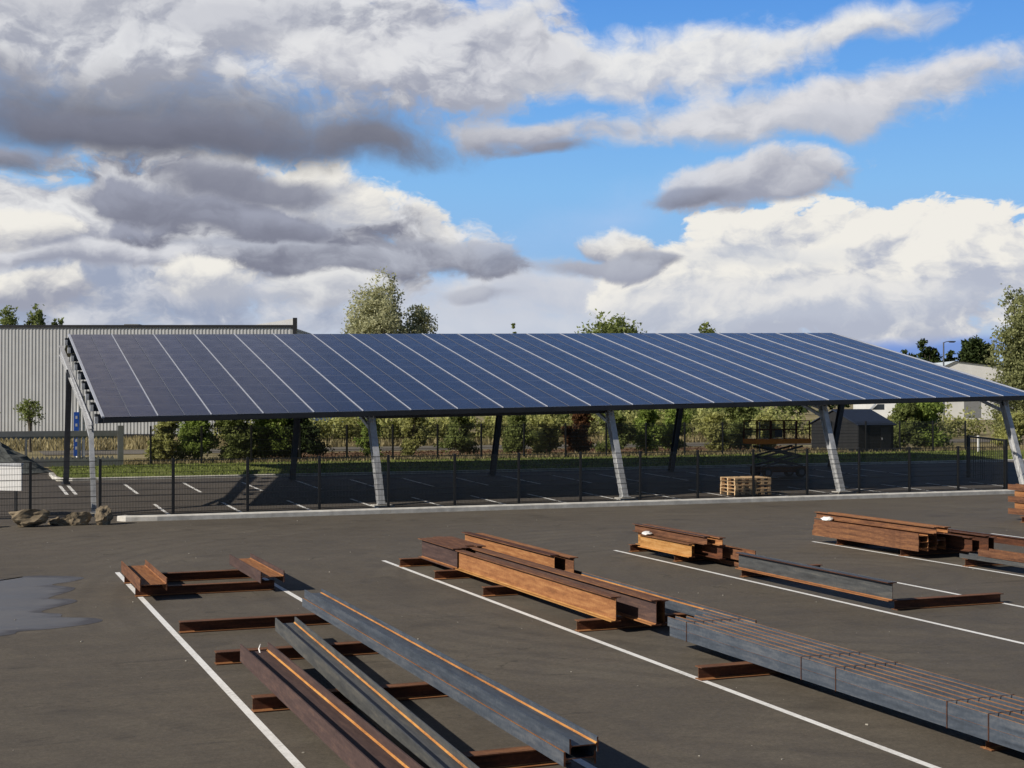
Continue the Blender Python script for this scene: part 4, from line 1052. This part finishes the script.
# ------------------------------------------------------------------ van and car behind the shed
def wheel(par, x, y, r=.33):
    t_ = MB(); t_.tube([(0,-.1,0),(0,.1,0)], r, 18); o = t_.build('wheel', M['tyre'], par); o.location = (x,y,r)
    h_ = MB(); h_.tube([(0,-.112,0),(0,-.103,0)], r*.6, 12); h_.build('rim', M['galv_dull'], o)
def extrude_side(pts, y0, y1):
    mb = MB(); n = len(pts)
    for i in range(n):
        a, b = pts[i], pts[(i+1)%n]; mb.poly([(a[0],y0,a[1]),(b[0],y0,b[1]),(b[0],y1,b[1]),(a[0],y1,a[1])])
    mb.poly([(p[0],y0,p[1]) for p in pts]); mb.poly([(p[0],y1,p[1]) for p in reversed(pts)])
    return mb
vn = thing('parked_van', (80.5, 107, zg(107)+1.25), 'white delivery van parked behind the dark shed', 'van', rz=R(-30))
mb = extrude_side([(-2.6,.35),(-2.65,.85),(-2.3,1.05),(-1.75,1.15),(-1.2,1.75),(-.7,1.95),(2.4,1.98),(2.55,1.8),(2.6,.4)], -.95, .95)
o = mb.build('body', M['white'], vn); fixn(o); bv = o.modifiers.new('b','BEVEL'); bv.width = .06; bv.segments = 2
mb = MB(); mb.poly([(-1.70,-.96,1.2),(-.55,-.96,1.2),(-.55,-.96,1.72),(-1.15,-.96,1.72)]); mb.build('side_window', M['glassdark'], vn)
mb = MB(); mb.poly([(-1.77,-.85,1.19),(-1.24,-.85,1.74),(-1.24,.85,1.74),(-1.77,.85,1.19)]); mb.build('windscreen', M['glassdark'], vn)
for x in (-1.75, 1.7): wheel(vn, x, -.88)
for x in (-1.75, 1.7): wheel(vn, x, .88)
for y in (-.7,.7): mb = MB(); mb.box(-2.665,-2.6,y-.16,y+.16,.7,.86); mb.build('headlight', M['galv'], vn)
cr_ = thing('parked_car', (80.6, 103.5, zg(103)+.95), 'dark grey hatchback parked in front of the white van', 'car', rz=R(8))
mb = extrude_side([(-1.95,.3),(-2.0,.65),(-1.75,.85),(-1.0,.95),(1.85,.98),(1.98,.75),(1.98,.32)], -.86, .86); o = mb.build('body', M['carpaint'], cr_); fixn(o); bv = o.modifiers.new('b','BEVEL'); bv.width = .07; bv.segments = 2
mb = extrude_side([(-1.0,.93),(-.35,1.42),(.95,1.46),(1.7,.95)], -.72, .72); o = mb.build('cabin', M['carpaint'], cr_); fixn(o)
mb = MB(); mb.poly([(-.85,-.728,.99),(1.4,-.728,.99),(.9,-.728,1.38),(-.3,-.728,1.36)]); mb.build('side_window', M['glassdark'], cr_)
mb = MB(); mb.poly([(-1.0,-.62,.955),(-.38,-.62,1.42),(-.38,.62,1.42),(-1.0,.62,.955)]); mb.v = [(a-.012,b,c+.012) for a,b,c in mb.v]; mb.build('windscreen', M['glassdark'], cr_)
for x in (-1.3,1.25):
    for y in (-.78,.78): wheel(cr_, x, y, .31)

# ------------------------------------------------------------------ orange platform lift
lf = thing('platform_lift', (37.1, 58.0, zg(58)), 'rusty orange platform lift with railings standing in the shade under the carport', 'lift')
mb = MB()
mb.poly([(-1.6,-.6,1.62),(1.5,-.6,1.46),(1.5,.6,1.46),(-1.6,.6,1.62)]); mb.box(-1.6,1.5,-.6,.6,1.62,1.86); mb.build('platform', M['lift_orange'], lf)
mb = MB()
for x in (-1.55,-.8,0,.7,1.42):
    for y in (-.58,.58): mb.bar((x,y,1.865),(x,y,2.75),.05,.05)
for z in (2.3,2.73):
    for y in (-.58,.58): mb.bar((-1.55,y-.03*(1 if y<0 else -1),z),(1.42,y-.03*(1 if y<0 else -1),z),.04,.04)
mb.build('guardrail', M['rust_deep'], lf)
for sg in (-1,1):
    mb = MB()
    for y in (-.45,.45):
        mb.bar((-1.1*sg,y+.02*sg,.55),(1.1*sg,y+.02*sg,1.02),.05,.09); mb.bar((1.1*sg,y+.02*sg,1.02),(-1.1*sg,y+.02*sg,1.5),.05,.09)
    mb.build('scissor_arm', M['black_metal'], lf)  # black stands in for the carport's shade on the arms
mb = MB(); mb.box(-1.25,1.25,-.5,.5,.25,.52); mb.build('chassis', M['rust_deep'], lf)  # darker rust colour stands in for the shade on the base
for x in (-.95,.95):
    for y in (-.52,.52): wheel(lf, x, y, .24)
mb = MB(); mb.box(-.55,-.15,-.64,-.60,1.95,2.3); mb.build('control_box', M['black_metal'], lf)

# ------------------------------------------------------------------ far right: lamp and pale building
lp = thing('street_lamp', (121.6, 150, .65), 'tall grey street lamp with one arm rising above the roof slope', 'street lamp')
mb = MB(); mb.tube([(0,0,0),(0,0,11)], [.14,.09], 8); mb.tube([(0,0,10.95),(.5,0,11.1),(1.0,0,11.15)], [.06,.05,.05], 6); mb.build('pole', M['galv_dull'], lp)
mb = MB(); mb.box(.9,1.85,-.16,.16,11.06,11.2); mb.box(1.0,1.7,-.13,.13,10.98,11.055); mb.build('lamp_head', M['galv_dull'], lp)
bd = thing('industrial_building', (158, 192, .65), 'pale gabled industrial building beyond the right end of the carport', 'building', rz=R(-24))
mb = MB(); mb.box(-9, 34, 0, 40, 0, 5.9); mb.build('wall', M['whbuild'], bd)
mb = MB(); mb.poly([(-9.3,-.4,5.8),(-9.3,40,5.8),(0,40,10.0),(0,-.4,10.0)]); mb.poly([(0,-.4,10.0),(0,40,10.0),(34.4,40,5.8),(34.4,-.4,5.8)]); mb.build('roof', M['whroof'], bd)
mb = MB(); mb.poly([(-9,-.02,5.9),(0,-.02,9.9),(34,-.02,5.9)]); mb.build('gable', M['whbuild'], bd)
for i in range(5): mb = MB(); mb.box(-6+i*7.5,-3.2+i*7.5,-.06,-.03,.3,3.6); mb.build('shutter_door', M['gate'], bd)
pw = thing('utility_pole', (73.6, 95, zg(95)), 'thick grey pole standing in front of the pale building', 'pole')
mb = MB(); mb.tube([(0,0,0),(0,0,3.6)], [.22,.2], 10); mb.build('shaft', M['galv_dull'], pw)
pw = thing('bollard', (61.5, 72.5, zg(72.5)), 'short white post on the lawn near the right gate frame', 'bollard')
mb = MB(); mb.tube([(0,0,0),(0,0,1.05)], [.09,.09], 10); mb.build('shaft', M['white'], pw)
mb = MB(); mb.tube([(0,0,1.051),(0,0,1.1)], [.10,.05], 10); mb.build('cap', M['white'], pw)

sc.view_settings.view_transform = 'Standard'; sc.view_settings.look = 'None'; sc.view_settings.exposure = 0; sc.view_settings.gamma = 1
sc.cycles.max_bounces = 6
